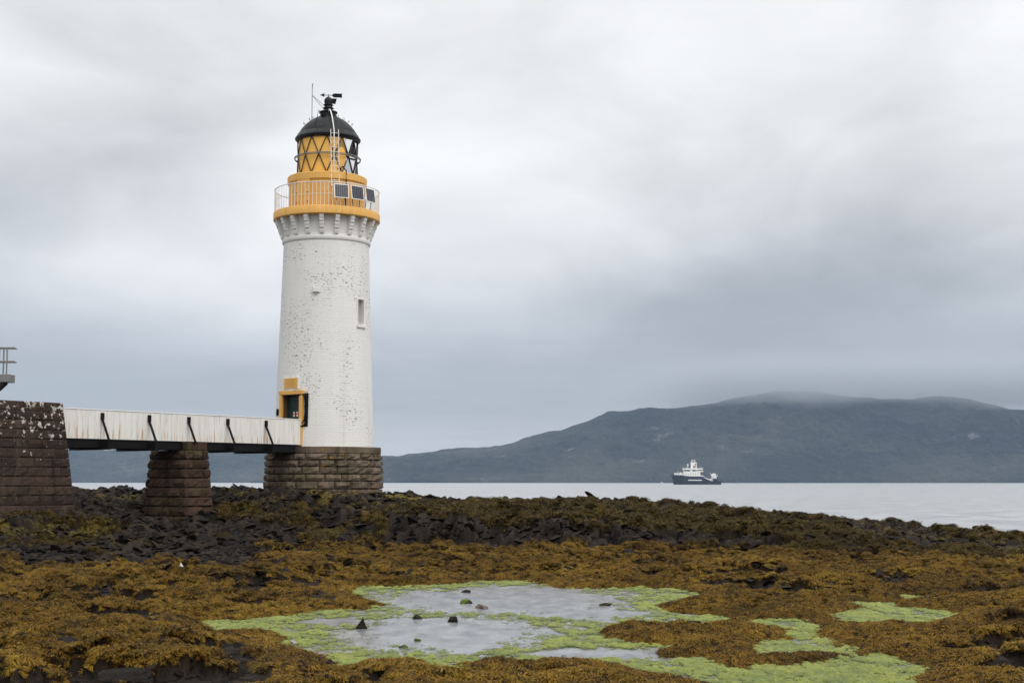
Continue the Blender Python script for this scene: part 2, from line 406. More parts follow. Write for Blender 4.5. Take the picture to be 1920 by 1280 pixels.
def hill(name, prof, Yf, Yb, seed, nc=760, nr=150):
    """prof: (X, crest height) along the ridge at depth Yb; the slope runs from the shore at Yf up to the crest"""
    X = np.linspace(prof[0][0], prof[-1][0], nc); tt = np.concatenate([np.linspace(0, 1, nr - 12), np.linspace(1.03, 1.5, 12)])
    crest = np.interp(X, [p[0] for p in prof], [p[1] for p in prof])
    crest = crest + 16 * (fbm(X / 70., X * 0, seed, 5, .6) - .5) + 26 * (fbm(X / 260., X * 0 + 3, seed + 5, 3) - .5)
    Tt, Xx = np.meshgrid(tt, X, indexing='ij'); Y = Yf + (Yb - Yf) * Tt + 60 * (fbm(Xx / 700., Tt * 0, seed + 9, 3) - .5) * (1 - Tt)
    up = np.where(Tt <= 1, .12 * sst(Tt, 0, .08) + .88 * np.clip(Tt, 0, 1) ** 1.25, 1 - (Tt - 1) * 1.1)
    Z = crest[None, :] * up
    g = fbm(Xx / 420. + Tt * 1.2, Y / 330., seed + 30, 5); rid = 1 - np.abs(2 * fbm(Xx / 620., Y / 900., seed + 60, 4) - 1)
    k = np.sin(np.pi * np.clip(Tt, 0, 1)) ** .8
    rg2 = 1 - np.abs(2 * fbm(Xx / 210. + 3, Y / 420., seed + 80, 5, .55) - 1)
    Z = Z + k * crest[None, :] * (.34 * (g - .5) + .50 * (rid - .75) + .42 * (rg2 - .75)) + 14 * k * (fbm(Xx / 55., Y / 80., seed + 95, 3) - .5)
    Z = np.minimum(Z, crest[None, :] * np.clip(Tt * 1.25, 0, 1) + 4)
    Z[0, :] = -6
    return tag(grid_object(name, np.stack([Xx, Y, Z + SEA], -1).reshape(-1, 3), len(tt), nc, M['hill']), kind='structure')
PR = [(-900, 53), (-560, 117), (-400, 122), (-250, 131), (-43, 165), (45, 188), (200, 218), (320, 258), (405, 302), (540, 315), (745, 318), (860, 333),
      (990, 360), (1100, 378), (1215, 388), (1305, 385), (1420, 366), (1550, 353), (1735, 352), (1800, 357), (1957, 345), (2070, 322), (2160, 302), (2600, 250), (3400, 180), (4600, 60)]
hill('far_hill', PR, 4900, 6000, 3)
PL = [(-5200, 90), (-3600, 150), (-2700, 170), (-2300, 166), (-1900, 158), (-1500, 160), (-1150, 150), (-800, 128), (-300, 120), (100, 70), (400, 20)]
hill('distant_hill', PL, 6150, 6800, 40, 300, 60)

def haze():
    mb = MB(); mb.box(-6400, 6400, -600, 7600, -9, 560)
    m = bpy.data.materials.new('haze_air'); m.use_nodes = True; t = T(m.node_tree); t.n.clear()
    v = t.node('ShaderNodeVolumePrincipled', {'Color': (.56, .74, 1, 1), 'Density': 3.8e-5, 'Anisotropy': 0.0})
    o = t.node('ShaderNodeOutputMaterial'); t.l.new(v.outputs[0], o.inputs['Volume'])
    return tag(mb.build('haze', m), kind='stuff')
haze()
def low_cloud():
    mb = MB(); mb.box(300, 3400, 5250, 6900, 290, 540)
    m = bpy.data.materials.new('hill_cloud'); m.use_nodes = True; t = T(m.node_tree); t.n.clear()
    p = pos(t); sp = t.node('ShaderNodeSeparateXYZ', {0: p})
    n = t.noise(t.scale(p, (.0022, .0016, .006)), 1., 6, .62)
    base = t.math('ADD', sp.outputs[2], t.math('MULTIPLY', t.math('SUBTRACT', n, .5), 240))
    d = t.step(base, 285, 405)
    d = t.math('MULTIPLY', d, t.math('MULTIPLY', t.step(sp.outputs[0], 300, 1000), t.step(sp.outputs[0], 3400, 2500)))
    d = t.math('MULTIPLY', d, t.math('MULTIPLY', t.step(sp.outputs[1], 5250, 5600), t.step(sp.outputs[2], 540, 430)))
    v = t.node('ShaderNodeVolumePrincipled', {'Color': (.64, .67, .72, 1), 'Density': t.math('MULTIPLY', d, .0040), 'Anisotropy': 0.0})
    o = t.node('ShaderNodeOutputMaterial'); t.l.new(v.outputs[0], o.inputs['Volume'])
    return tag(mb.build('low_cloud', m), 'grey mist resting on the top of the far hill', kind='stuff')
low_cloud()

# ------------------------------------------------------------------ the rocky shore
COLS = [-.49, -.36, -.304, -.235, -.173, -.135, -.090, -.0225, .0525, .165, .24, .36, .47, .56]
PROF = [
 [(12, .0), (22, .1), (35, .25), (42, .45), (48, 1.1), (52, 1.75), (58, 2.1), (72, 2.6), (84, -1.4), (95, -2)],
 [(12, .0), (22, .1), (35, .18), (42.5, .35), (50, .85), (53, 1.55), (60, 2.0), (72, 2.58), (82, -1.4), (95, -2)],
 [(12, .0), (22, .1), (36, .16), (43, .3), (50, .7), (54.5, 1.25), (57, 1.5), (64, 2.0), (73, 2.5), (82, -1.4), (95, -2)],
 [(12, .0), (22, .1), (38, .14), (45, .25), (54, .7), (59, 1.08), (62, 1.45), (67, 2.2), (73, 2.5), (82, -1.4), (95, -2)],
 [(12, .0), (22, .1), (40, .12), (48, .22), (54, .6), (60, 1.25), (64, 2.1), (66, 2.38), (73, 2.42), (80, -1.2), (95, -2)],
 [(12, .0), (22, .1), (40, .12), (50, .27), (57, .70), (60, 1.6), (63, 2.2), (65.5, 2.4), (73, 2.4), (80, -1.2), (95, -2)],
 [(12, .0), (22, .1), (40, .12), (48, .18), (53, .32), (55.5, 1.32), (60, 1.74), (70, 2.32), (74, 2.1), (80, -1.2), (95, -2)],
 [(12, .0), (22, .1), (42, .12), (48, .15), (52, .23), (54, 1.14), (60, 1.52), (69, 2.06), (72, 1.9), (79, -1.2), (95, -2)],
 [(12, .0), (22, .1), (42, .12), (48, .15), (51, .2), (53, .90), (60, 1.5), (68, 2.08), (71, 1.9), (78, -1.2), (95, -2)],
 [(12, .0), (22, .1), (42, .12), (49.5, .18), (52, .70), (58, 1.2), (67, 1.66), (70, 1.4), (77, -1.2), (95, -2)],
 [(12, .0), (22, .1), (42, .12), (48, .19), (51, .72), (57, 1.12), (66, 1.40), (69, 1.1), (76, -1.2), (95, -2)],
 [(12, .0), (22, .1), (40, .1), (45, .12), (48, .42), (54, .6), (63, .66), (66, .4), (72, -1.2), (95, -2)],
 [(12, .0), (22, .1), (38, .1), (45, .2), (50, .35), (58, .25), (62, .1), (68, -1.2), (95, -2)],
 [(12, .0), (22, .1), (38, .1), (45, .2), (50, .3), (58, .15), (62, .0), (68, -1.2), (95, -2)]]
POOLS = [
 [(-5.84,27.49),(-5.95,28.73),(-5.15,29.05),(-4.47,30.19),(-3.94,31.30),(-3.14,31.43),(-2.80,32.63),(-3.30,34.24),(-3.98,37.05),(-3.84,38.35),(-2.84,38.35),(-1.59,38.94),(-0.89,40.17),(0.30,40.59),(1.13,38.16),(2.37,37.60),(3.39,38.16),(4.14,37.23),(4.65,35.84),(4.37,34.70),(3.75,33.78),(2.99,32.36),(3.42,30.80),(4.02,30.19),(4.24,29.39),(3.97,28.30),(3.68,27.69),(2.80,28.10),(1.97,27.99),(1.41,27.20),(1.53,25.83),(1.94,25.08),(2.55,24.68),(2.24,23.19),(1.65,22.39),(1.24,22.39),(0.82,22.26),(0.33,22.26),(-0.25,22.39),(-0.75,22.65),(-1.07,22.39),(-1.68,22.78),(-2.16,22.52),(-2.37,22.00),(-2.70,22.92),(-3.14,23.62),(-3.75,24.52),(-3.84,26.01),(-4.37,26.92),(-4.84,26.73),(-5.29,26.55)],
 [(2.21,22.92),(2.88,22.85),(2.93,21.94),(3.27,21.34),(3.81,21.88),(4.22,21.76),(4.97,22.39),(5.55,23.12),(5.87,23.26),(6.10,22.92),(6.15,22.19),(5.88,21.39),(5.47,20.43),(5.10,19.27),(3.87,18.80),(3.07,18.98),(2.85,19.76),(2.58,20.60),(2.16,20.93),(1.75,21.63)],
 [(4.50,27.69),(4.96,29.05),(5.77,29.16),(5.75,27.89),(5.34,26.36),(5.36,24.52),(5.73,24.29),(5.49,23.62),(5.03,23.62),(4.04,23.19),(4.50,25.49),(5.02,25.66),(5.45,27.30)],
 [(6.87,30.31),(6.62,28.20),(6.92,28.51),(7.61,28.94),(7.87,28.73),(7.97,28.30),(8.60,29.39),(9.23,29.96),(9.12,31.43),(8.28,31.95),(8.50,33.06),(8.00,33.20),(7.96,31.82)],
 [(9.51,35.34),(9.87,34.86),(10.05,33.93),(9.57,33.78)],
 [(-2.74,21.88),(-2.56,22.07),(-2.47,21.63),(-2.61,21.45)],
 [(-1.06,22.07),(-0.88,22.00),(-0.90,21.28)]]
OPEN = [(0.0, 34.5, 2.5, 3.6), (-1.2, 26.9, 1.7, 2.7), (1.5, 30.9, 1.3, 1.0), (1.4, 23.7, .96, .6), (3.8, 31.0, .35, .6), (-3.6, 29.1, .65, .6)]
def pool_sd(X, Y):
    """distance to the nearest pool edge, negative inside"""
    best = np.full(X.shape, 50.); inside = np.zeros(X.shape, bool)
    for P in POOLS:
        ins = np.zeros(X.shape, bool)
        for (x0, y0), (x1, y1) in zip(P, P[1:] + P[:1]):
            ex, ey = x1 - x0, y1 - y0
            t = np.clip(((X - x0) * ex + (Y - y0) * ey) / (ex * ex + ey * ey + 1e-12), 0, 1)
            best = np.minimum(best, np.hypot(X - x0 - t * ex, Y - y0 - t * ey))
            cr = ((y0 > Y) != (y1 > Y)) & (X < ex * (Y - y0) / (ey + 1e-12) + x0); ins ^= cr
        inside |= ins
    return np.where(inside, -best, best) - .14
def shore(X, Y):
    """height and surface masks of the shore at world points"""
    a = X / np.maximum(Y, 14)
    yk = np.linspace(0, 96, 481)
    tab = np.array([np.interp(yk, *zip(*p)) for p in PROF])
    ker = np.exp(-np.linspace(-2, 2, 9) ** 2); ker /= ker.sum()
    tab = np.array([np.convolve(np.pad(r, 4, mode='edge'), ker, 'valid') for r in tab])
    ci = np.clip(np.searchsorted(COLS, a) - 1, 0, len(COLS) - 2); ca = np.array(COLS)
    f = np.clip((a - ca[ci]) / (ca[ci + 1] - ca[ci]), 0, 1); f = f * f * (3 - 2 * f)
    yi = np.clip(Y / 96 * 480, 0, 479.999); y0 = yi.astype(int); yf = yi - y0
    col = lambda c: tab[c, y0] * (1 - yf) + tab[c, y0 + 1] * yf
    wob = 1.5 * (fbm(X / 5., Y / 5., 200, 3) - .5)
    yi2 = np.clip((Y + wob * sst(Y, 38, 46)) / 96 * 480, 0, 479.999); y0 = yi2.astype(int); yf = yi2 - y0
    base = col(ci) * (1 - f) + col(ci + 1) * f - .16 * sst(a, -.11, -.05) * sst(Y, 56, 64) - .10 * sst(Y, 66, 70) - .36 * sst(a, .06, .34) * sst(Y, 50, 58)
    slope = (col(ci) * 0 + (tab[ci, np.minimum(y0 + 4, 480)] - tab[ci, np.maximum(y0 - 4, 0)]) / 1.6)
    n1 = fbm(X / 2.3, Y / 3.2, 11, 4); n2 = fbm(X / .9, Y / 1.3, 21, 4); n3 = fbm(X / .25, Y / .35, 31, 3)
    sd = pool_sd(X + .25 * (fbm(X / .5, Y / .7, 5, 3) - .5), Y + .5 * (fbm(X / .5, Y / .7, 6, 3) - .5))
    # where bare rock shows
    flat = 1 - sst(Y, 44, 53)
    leftrock = sst(-a + .16 * (n1 - .5), .10, .22) * sst(Y + 18 * (n1 - .5) + 14 * (n2 - .5), 33, 49) * (1 - .75 * sst(n2 * .5 + fbm(X / 3.1, Y / 4.5, 91, 3) * .5, .52, .60))
    corner = sst(-X - 2.6 + 3.2 * (n1 - .5), .0, 2.2) * (1 - sst(Y + 5 * (n1 - .5), 20.0, 23.0))
    cliff = sst(slope, .10, .24) * (1 - .6 * sst(a, .13, .26))
    crest = sst(base, 1.55 - 1.3 * sst(a, .06, .34), 1.78 - 1.3 * sst(a, .06, .34)) * (1 - .25 * sst(a, .14, .3))
    rock = np.clip(np.maximum.reduce([leftrock, corner * .9, cliff, crest]), 0, 1)
    holes = sst(n2 * .6 + n1 * .4, .555 - .055 * sst(-a, .04, .2), .63 - .055 * sst(-a, .04, .2)) * .9 * sst(sd, .5, 1.2)
    rock = np.clip(np.maximum(rock + 1.0 * (n2 - .5) * (rock > .02), holes), 0, 1)
    weed = 1 - sst(rock + .55 * (n3 - .5), .35, .62)
    # heights
    F, G, Hh, R = cells(X / 1.25 + .4 * n1, Y / 1.5 + .4 * n2, 41); F2, G2, H2, R2 = cells(X / .46, Y / .55, 51); F3, G3, H3, R3 = cells(X / .19, Y / .24, 61)
    amp = .12 + .26 * sst(Y, 46, 55) + .34 * cliff + .05 * crest + .10 * leftrock * (1 - cliff) + .10 * corner
    facet = amp * ((Hh - .5) * .65 + (H2 - .5) * .42 + (H3 - .5) * .16) - amp * .25 * (1 - sst(G2, 0, .12)) - amp * .3 * (1 - sst(G, 0, .10))
    M1, _, _, Mr = cells(X / .95 + .5 * n2, Y / 1.15 + .5 * n1, 71); M2, _, _, Mr2 = cells(X / .42 + .5 * n3, Y / .5, 81)
    mnd = np.clip(.62 * (1 - 1.6 * M1 ** 2) * (.35 + Mr) + .55 * (1 - 1.7 * M2 ** 2) * (.3 + Mr2), 0, 1.2)
    mound = .25 * (1 - 1.3 * M1 ** 2) * (.15 + Mr) + .15 * (1 - 1.4 * M2 ** 2) * (.3 + Mr2) + .04 * n3 + .22 * (n1 - .5)
    back = sst(Y, 48, 56)
    mound = mound * (1 + .15 * back)
    z = base + facet * (.25 + .75 * np.maximum(sst(rock, .2, .7), .8 * back)) + weed * mound * .9 + .05 * (n3 - .5)
    # keep things near the pool low and let the edge drop to the water
    near = sst(sd, .3, 2.4)
    edge = .0 + .055 * sst(sd, -.02, .4)
    low = np.where(sd > 0, edge + mound * .34 * sst(sd, 0, .8), -.03 - .16 * sst(-sd, 0, .5) + .03 * n3)
    fz = np.where((Y < 46) & (sd < 2.4), 1 - near, 0.)
    z = z * (1 - fz) + low * fz
    z = np.where(sd < 0, low, z)
    weed = np.where(sd < -.02, 0, np.where(sd < .5, np.maximum(weed, 1 - sst(sd, .3, .5)), weed))
    olive = np.clip(.95 * sst(base + .12 * (n2 - .5), .24 - .10 * sst(a, .1, .3), .5 - .22 * sst(a, .1, .3)), 0, 1)
    # yellow lichen and weed by the tower foot and at the left under the abutment
    foot = np.exp(-((X + 8.6) / 4.6) ** 2 - ((Y - 65.6) / 2.2) ** 2) + .62 * np.exp(-((X + 15.2) / 3.0) ** 2 - ((Y - 52.8) / 2.0) ** 2) + .6 * np.exp(-((X + 19) / 2) ** 2 - ((Y - 51.) / 1.6) ** 2)
    gold = np.clip(foot * sst(n2, .42, .60) + .45 * crest * sst(n2, .55, .7), 0, 1)
    return z, weed, olive, gold, sd, rock, mnd, .45 * R2 + .55 * R3
ROWS = [2.]
while ROWS[-1] < 94: ROWS.append(ROWS[-1] + .0028 * ROWS[-1] + .014)
ROWS = np.array(ROWS); AZ = np.linspace(-.55, .56, 660)
Yg, Ag = np.meshgrid(ROWS, AZ, indexing='ij'); Xg = Ag * np.maximum(Yg, 14)
Zg, Wg, Og, Gg, Sg, Rg, Mg, Fg = shore(Xg, Yg)
# the ground is cut level under the masonry so that it never stands free
def level(cx, cy_, r, z, soft=1.):
    global Zg
    k = 1 - sst(np.hypot(Xg - cx, Yg - cy_), r, r + soft); Zg = Zg * (1 - k) + z * k
UX, UY, NX, NY = .6, .8, .8, -.6             # walkway direction and its near side
TX, TY = -9.1, 69.0                          # tower axis
def wpt(t, o, z): return np.array((TX + o * NX - t * UX, TY + o * NY - t * UY, z))
level(TX, TY, 2.7, 2.3, 1.0)
pc = wpt(8.9, 0, 0); level(pc[0], pc[1], 1.2, 1.05, .8)
def shore_material():
    m, t, b = material('shore_rock', .8, 0, .05)
    at = lambda k: t.node('ShaderNodeAttribute', attribute_name=k).outputs['Fac']
    p = pos(t); n = t.noise(p, 1.3, 6, .65); f = t.noise(p, 9, 5, .65); g = t.noise(p, 34, 3, .6)
    rockc = t.mix(t.math('POWER', t.math('ADD', t.math('MULTIPLY', n, .45), t.math('MULTIPLY', at('facet'), .66)), 1.7), (.0, .0, .0, 1), (.074, .058, .047, 1))
    rockc = t.mix(t.step(f, .5, .72, 0, .7), rockc, (.012, .011, .011, 1))
    rockc = t.mix(t.step(f, .42, .26, 0, .5), rockc, (.070, .060, .053, 1))
    bc = t.step(t.noise(p, 22, 3, .6), .68, .74, 0, .45)
    rockc = t.mix(bc, rockc, (.13, .12, .11, 1))
    weedc = t.mix(f, (.005, .003, .0015, 1), (.034, .017, .004, 1))
    weedc = t.mix(at('olive'), weedc, t.mix(f, (.006, .005, .002, 1), (.030, .021, .006, 1)))
    c = t.mix(at('weed'), rockc, weedc)
    gold = t.math('MULTIPLY', at('gold'), t.step(t.math('ADD', g, f), .85, 1.15))
    c = t.mix(gold, c, (.27, .20, .03, 1))
    under = t.step(at('sd'), .02, -.05)
    c = t.mix(under, c, (.05, .035, .022, 1))
    t.put(b.inputs['Base Color'], c)
    t.put(b.inputs['Roughness'], t.step(n, .3, .7, .6, .9))
    t.put(b.inputs['Normal'], t.bump(t.math('ADD', t.math('MULTIPLY', f, 1.), t.math('MULTIPLY', g, .5)), 1., .12))
    return m
M['shore'] = shore_material()
Vg = np.stack([Xg, Yg, Zg], -1).reshape(-1, 3)
tag(grid_object('ground', Vg, len(ROWS), len(AZ), M['shore'], attrs={'weed': Wg, 'olive': Og, 'gold': Gg, 'sd': Sg, 'facet': Fg}, smooth=False), kind='structure')
def ground_z(x, y):
    i = int(np.clip(np.searchsorted(ROWS, y), 0, len(ROWS) - 1)); j = int(np.clip(np.searchsorted(AZ, x / max(y, 14)), 0, len(AZ) - 1))
    return float(Zg[i, j])

# ------------------------------------------------------------------ tide pool: water sheet and floating green weed
def pool_material():
    m = bpy.data.materials.new('pool_water'); m.use_nodes = True; t = T(m.node_tree); t.n.clear()
    p = pos(t)
    nrm = t.bump(t.math('ADD', t.noise(t.scale(p, (1.6, 3, 1)), 1., 4, .6), t.math('MULTIPLY', t.noise(p, 14, 3), .12)), .4, .008)
    fr = t.node('ShaderNodeFresnel', {'IOR': 3.2, 'Normal': nrm}).outputs[0]
    tr = t.node('ShaderNodeBsdfTransparent', {'Color': (.72, .74, .70, 1)}); gl = t.node('ShaderNodeBsdfGlossy', {'Roughness': .14, 'Normal': nrm})
    mx = t.node('ShaderNodeMixShader', {0: fr}); t.l.new(tr.outputs[0], mx.inputs[1]); t.l.new(gl.outputs[0], mx.inputs[2])
    film_glare = t.math('MULTIPLY', t.step(t.noise(t.scale(p, (1, .5, 1)), 2.2, 5, .65), .30, .66, .10, .30), t.step(t.noise(t.scale(p, (1, .35, 1)), 16, 4, .65), .30, .65, .85, 1.08))  # pale diffuse layer: patchy scum, plus sky glare painted into the water
    df = t.node('ShaderNodeBsdfDiffuse', {'Color': (.60, .61, .625, 1)}); m2 = t.node('ShaderNodeMixShader', {0: film_glare}); t.l.new(mx.outputs[0], m2.inputs[1]); t.l.new(df.outputs[0], m2.inputs[2])
    o = t.node('ShaderNodeOutputMaterial'); t.l.new(m2.outputs[0], o.inputs[0]); return m
ar = np.linspace(-.27, .36, 560); yr = [18.2]
while yr[-1] < 42: yr.append(yr[-1] * 1.0030)
yr = np.array(yr); Yp, Ap = np.meshgrid(yr, ar, indexing='ij'); Xp = Ap * Yp
Sp = pool_sd(Xp, Yp)
inside = (Sp < .45); keep = inside[:-1, :-1] | inside[1:, 1:]
V = np.stack([Xp, Yp, np.zeros_like(Xp)], -1).reshape(-1, 3)
kw = (pool_sd(Xp[::12, ::14], Yp[::12, ::14]) < .9); kk = kw[:-1, :-1] | kw[1:, 1:] | kw[1:, :-1] | kw[:-1, 1:]
V2 = np.stack([Xp[::12, ::14], Yp[::12, ::14], 0 * Xp[::12, ::14]], -1)
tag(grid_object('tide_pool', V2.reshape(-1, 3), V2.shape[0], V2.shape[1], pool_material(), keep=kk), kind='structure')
op = np.full(Xp.shape, -9.)
for (ex, ey, ra, rb) in OPEN: op = np.maximum(op, 1 - np.sqrt(((Xp - ex) / ra) ** 2 + ((Yp - ey) / rb) ** 2))
na = fbm(Xp / .8, Yp / 1.6, 301, 4); nb = fbm(Xp / .22, Yp / .4, 311, 3); nc_ = fbm(Xp / .07, Yp / .11, 321, 2)
za = .020 + .05 * (na - .5) + .085 * (nb - .5) + .060 * (nc_ - .5) - .056 * sst(op, -.40, .32) - .03 * sst(op, .25, .7)
za = za + .014 * (1 - sst(op, -1.1, -.5)); za = np.minimum(za, .034 + .055 * (nc_ - .5) + .03 * (nb - .5))
za = np.where(Sp > .1, za - .1 * (Sp - .1), za)
def algae_material():
    m, t, b = material('green_algae', .55, 0, .35)
    p = pos(t); n = t.noise(t.scale(p, (1, .6, 1)), 1.4, 5, .65); f = t.noise(t.scale(p, (1, .55, 1)), 16, 4, .65); g = t.noise(p, 60, 3, .6)
    c = t.mix(t.step(n, .3, .7), (.125, .16, .014, 1), (.26, .295, .032, 1))
    c = t.mix(t.step(f, .50, .68, 0, .7), c, (.31, .35, .036, 1))
    c = t.mix(t.step(f, .48, .30, 0, .85), c, (.045, .072, .014, 1))
    c = t.mix(t.step(g, .58, .72, 0, .6), c, (.36, .40, .15, 1))
    c = t.mix(t.step(t.noise(t.scale(p, (1, .4, 1)), 3.1, 5, .7), .58, .72, 0, .35), c, (.38, .42, .22, 1))
    t.put(b.inputs['Base Color'], c)
    t.put(b.inputs['Normal'], t.bump(t.math('ADD', f, t.math('MULTIPLY', g, .5)), 1., .06))
    dk = t.noise(t.scale(p, (1, .5, 1)), 2.6, 5, .7)
    t.put(b.inputs['Base Color'], t.mix(t.step(dk, .5, .66, 0, .6), c, (.075, .12, .022, 1)))
    th = t.node('ShaderNodeAttribute', attribute_name='thick').outputs['Fac']
    fr = t.noise(t.scale(p, (1, .45, 1)), 24, 5, .7)
    t.put(b.inputs['Alpha'], t.step(t.math('ADD', t.math('MULTIPLY', th, 26.0), t.math('MULTIPLY', t.math('SUBTRACT', fr, .5), 2.2)), -.15, .9)); return m
V = np.stack([Xp, Yp, za], -1).reshape(-1, 3)
tag(grid_object('green_algae', V, len(yr), len(ar), algae_material(), keep=keep, attrs={'thick': za}), 'bright green algae mat floating round the edges of the tide pool', kind='stuff')

# ------------------------------------------------------------------ scattered stuff: seaweed tufts and broken rock, as instances on points
rng = np.random.default_rng(7)
lib = {}
def library(key, meshes):
    c = bpy.data.collections.new(key)
    for k, m in enumerate(meshes): c.objects.link(bpy.data.objects.new('%s_%d' % (key, k), m))
    lib[key] = c; return c
def scatter(name, pts, rot, scl, tint, npick, coll, label):
    m = bpy.data.meshes.new(name); m.vertices.add(len(pts)); m.vertices.foreach_set('co', pts.astype(np.float32).ravel())
    def attr(k, typ, v, key='value'):
        a = m.attributes.new(k, typ, 'POINT'); a.data.foreach_set(key, v.ravel())
    attr('rot', 'FLOAT_VECTOR', rot.astype(np.float32), 'vector'); attr('scl', 'FLOAT_VECTOR', scl.astype(np.float32), 'vector')
    attr('tint', 'FLOAT', tint.astype(np.float32)); attr('pick', 'INT', rng.integers(0, npick, len(pts)).astype(np.int32)); m.update()
    o = link(bpy.data.objects.new(name, m))
    ng = bpy.data.node_groups.new(name, 'GeometryNodeTree')
    ng.interface.new_socket('Geometry', in_out='INPUT', socket_type='NodeSocketGeometry'); ng.interface.new_socket('Geometry', in_out='OUTPUT', socket_type='NodeSocketGeometry')
    N = ng.nodes; L = ng.links
    gi = N.new('NodeGroupInput'); go = N.new('NodeGroupOutput'); ip = N.new('GeometryNodeInstanceOnPoints')
    ci = N.new('GeometryNodeCollectionInfo'); ci.inputs['Collection'].default_value = coll; ci.inputs['Separate Children'].default_value = True; ci.inputs['Reset Children'].default_value = True
    def na(k, typ):
        n = N.new('GeometryNodeInputNamedAttribute'); n.data_type = typ; n.inputs['Name'].default_value = k; return n.outputs[0]
    L.new(gi.outputs[0], ip.inputs['Points']); L.new(ci.outputs[0], ip.inputs['Instance']); ip.inputs['Pick Instance'].default_value = True
    L.new(na('pick', 'INT'), ip.inputs['Instance Index']); L.new(na('rot', 'FLOAT_VECTOR'), ip.inputs['Rotation']); L.new(na('scl', 'FLOAT_VECTOR'), ip.inputs['Scale'])
    L.new(ip.outputs[0], go.inputs[0])
    md = o.modifiers.new('scatter', 'NODES'); md.node_group = ng
    return tag(o, label, kind='stuff')
def weed_material():
    m, t, b = material('wrack_frond', .55, 0, .10)
    tint = t.node('ShaderNodeAttribute', attribute_name='tint', attribute_type='INSTANCER').outputs['Fac']
    tip = t.node('ShaderNodeAttribute', attribute_name='tip').outputs['Fac']
    r = objrand(t); n = t.noise(pos(t), 1.1, 4, .6)
    n2 = t.noise(pos(t), .33, 3, .6)
    k = t.math('ADD', t.math('ADD', t.math('MULTIPLY', r, .34), t.math('MULTIPLY', n, .6)), t.math('SUBTRACT', t.math('MULTIPLY', n2, 1.15), .45))
    golden = t.ramp(k, [(.22, (.010, .005, .0015)), (.36, (.046, .023, .003)), (.53, (.115, .060, .006)), (.74, (.200, .112, .011)), (.95, (.275, .178, .022))])
    olive = t.ramp(k, [(.25, (.004, .0035, .0015)), (.55, (.020, .0145, .0035)), (.8, (.052, .037, .007)), (.97, (.12, .09, .013))])
    c = t.mix(t.step(tint, .2, .8), golden, olive)
    c = t.mix(t.step(tint, 1.2, 1.8), c, t.mix(r, (.13, .10, .012, 1), (.34, .27, .04, 1)))
    c = t.mix(t.math('MULTIPLY', tip, .45), c, t.mix(.5, c, (.30, .18, .035, 1)))
    r2 = t.math('FRACT', t.math('MULTIPLY', r, 37.0))
    c = t.mix(t.step(r2, .20, .08), c, (.007, .004, .002, 1))
    c = t.mix(t.step(r2, .88, .95, 0, .75), c, (.085, .070, .010, 1))
    t.put(b.inputs['Base Color'], c); return m
M['weed'] = weed_material()
def tuft(seed, nf=64):
    R = random.Random(seed); v = []; f = []; tip = []
    for k in range(nf):
        a = R.uniform(0, 2 * math.pi); L = R.uniform(.4, 1.05); wd = R.uniform(.014, .034); h = R.uniform(.1, .6); r0 = R.uniform(0, .55)
        bend = R.uniform(-.9, .9); rows = []
        x, y = r0 * math.cos(a), r0 * math.sin(a); seg = 3
        for s in range(seg + 1):
            q = s / seg; ang = a + bend * q
            z = h * math.sin(math.pi * (.25 + .72 * q)) * (1.0 if q < .6 else .9) + R.uniform(-.03, .03)
            if s: x += L / seg * math.cos(ang); y += L / seg * math.sin(ang)
            ww = wd * (1 + .9 * math.sin(math.pi * q)) * (.55 if s == seg else 1)
            tw = R.uniform(-.5, .5)
            dx, dy = -math.sin(ang) * ww, math.cos(ang) * ww
            rows.append(len(v)); v += [(x + dx, y + dy, z + tw * ww), (x - dx, y - dy, z - tw * ww)]; tip += [q, q]
        for s in range(seg): i, j = rows[s], rows[s + 1]; f.append((i, i + 1, j + 1, j))
    m = bpy.data.meshes.new('frond_tuft'); m.from_pydata(v, [], f); m.update()
    at = m.attributes.new('tip', 'FLOAT', 'POINT'); at.data.foreach_set('value', tip); m.materials.append(M['weed']); return m
weed_lib = library('weed_tuft', [tuft(100 + k) for k in range(7)])
nR, nC = Zg.shape
cellw = (AZ[1] - AZ[0]) * np.maximum(Yg[:-1, :-1], 14) * (Yg[1:, :-1] - Yg[:-1, :-1])
dzx = (Zg[:-1, 1:] - Zg[:-1, :-1]) / ((AZ[1] - AZ[0]) * np.maximum(Yg[:-1, :-1], 14)); dzy = (Zg[1:, :-1] - Zg[:-1, :-1]) / (Yg[1:, :-1] - Yg[:-1, :-1])
def pick_points(wt, n):
    p = (wt * cellw).ravel(); p = p / p.sum()
    k = rng.choice(len(p), n, p=p); i, j = np.unravel_index(k, wt.shape); fi = rng.random(n); fj = rng.random(n)
    def bl(A): return A[i, j] * (1 - fi) * (1 - fj) + A[i + 1, j] * fi * (1 - fj) + A[i, j + 1] * (1 - fi) * fj + A[i + 1, j + 1] * fi * fj
    return np.stack([bl(Xg), bl(Yg), bl(Zg)], 1), bl(Wg), bl(Og), bl(Gg), np.clip(dzx[i, j], -1, 1), np.clip(dzy[i, j], -1, 1)
view = (np.abs(Ag[:-1, :-1]) < .43) & (Yg[:-1, :-1] > 17) & (Yg[:-1, :-1] < 76)
Wc = Wg[:-1, :-1]; blocked = (np.hypot(Xg - TX, Yg - TY) < 2.9)[:-1, :-1]
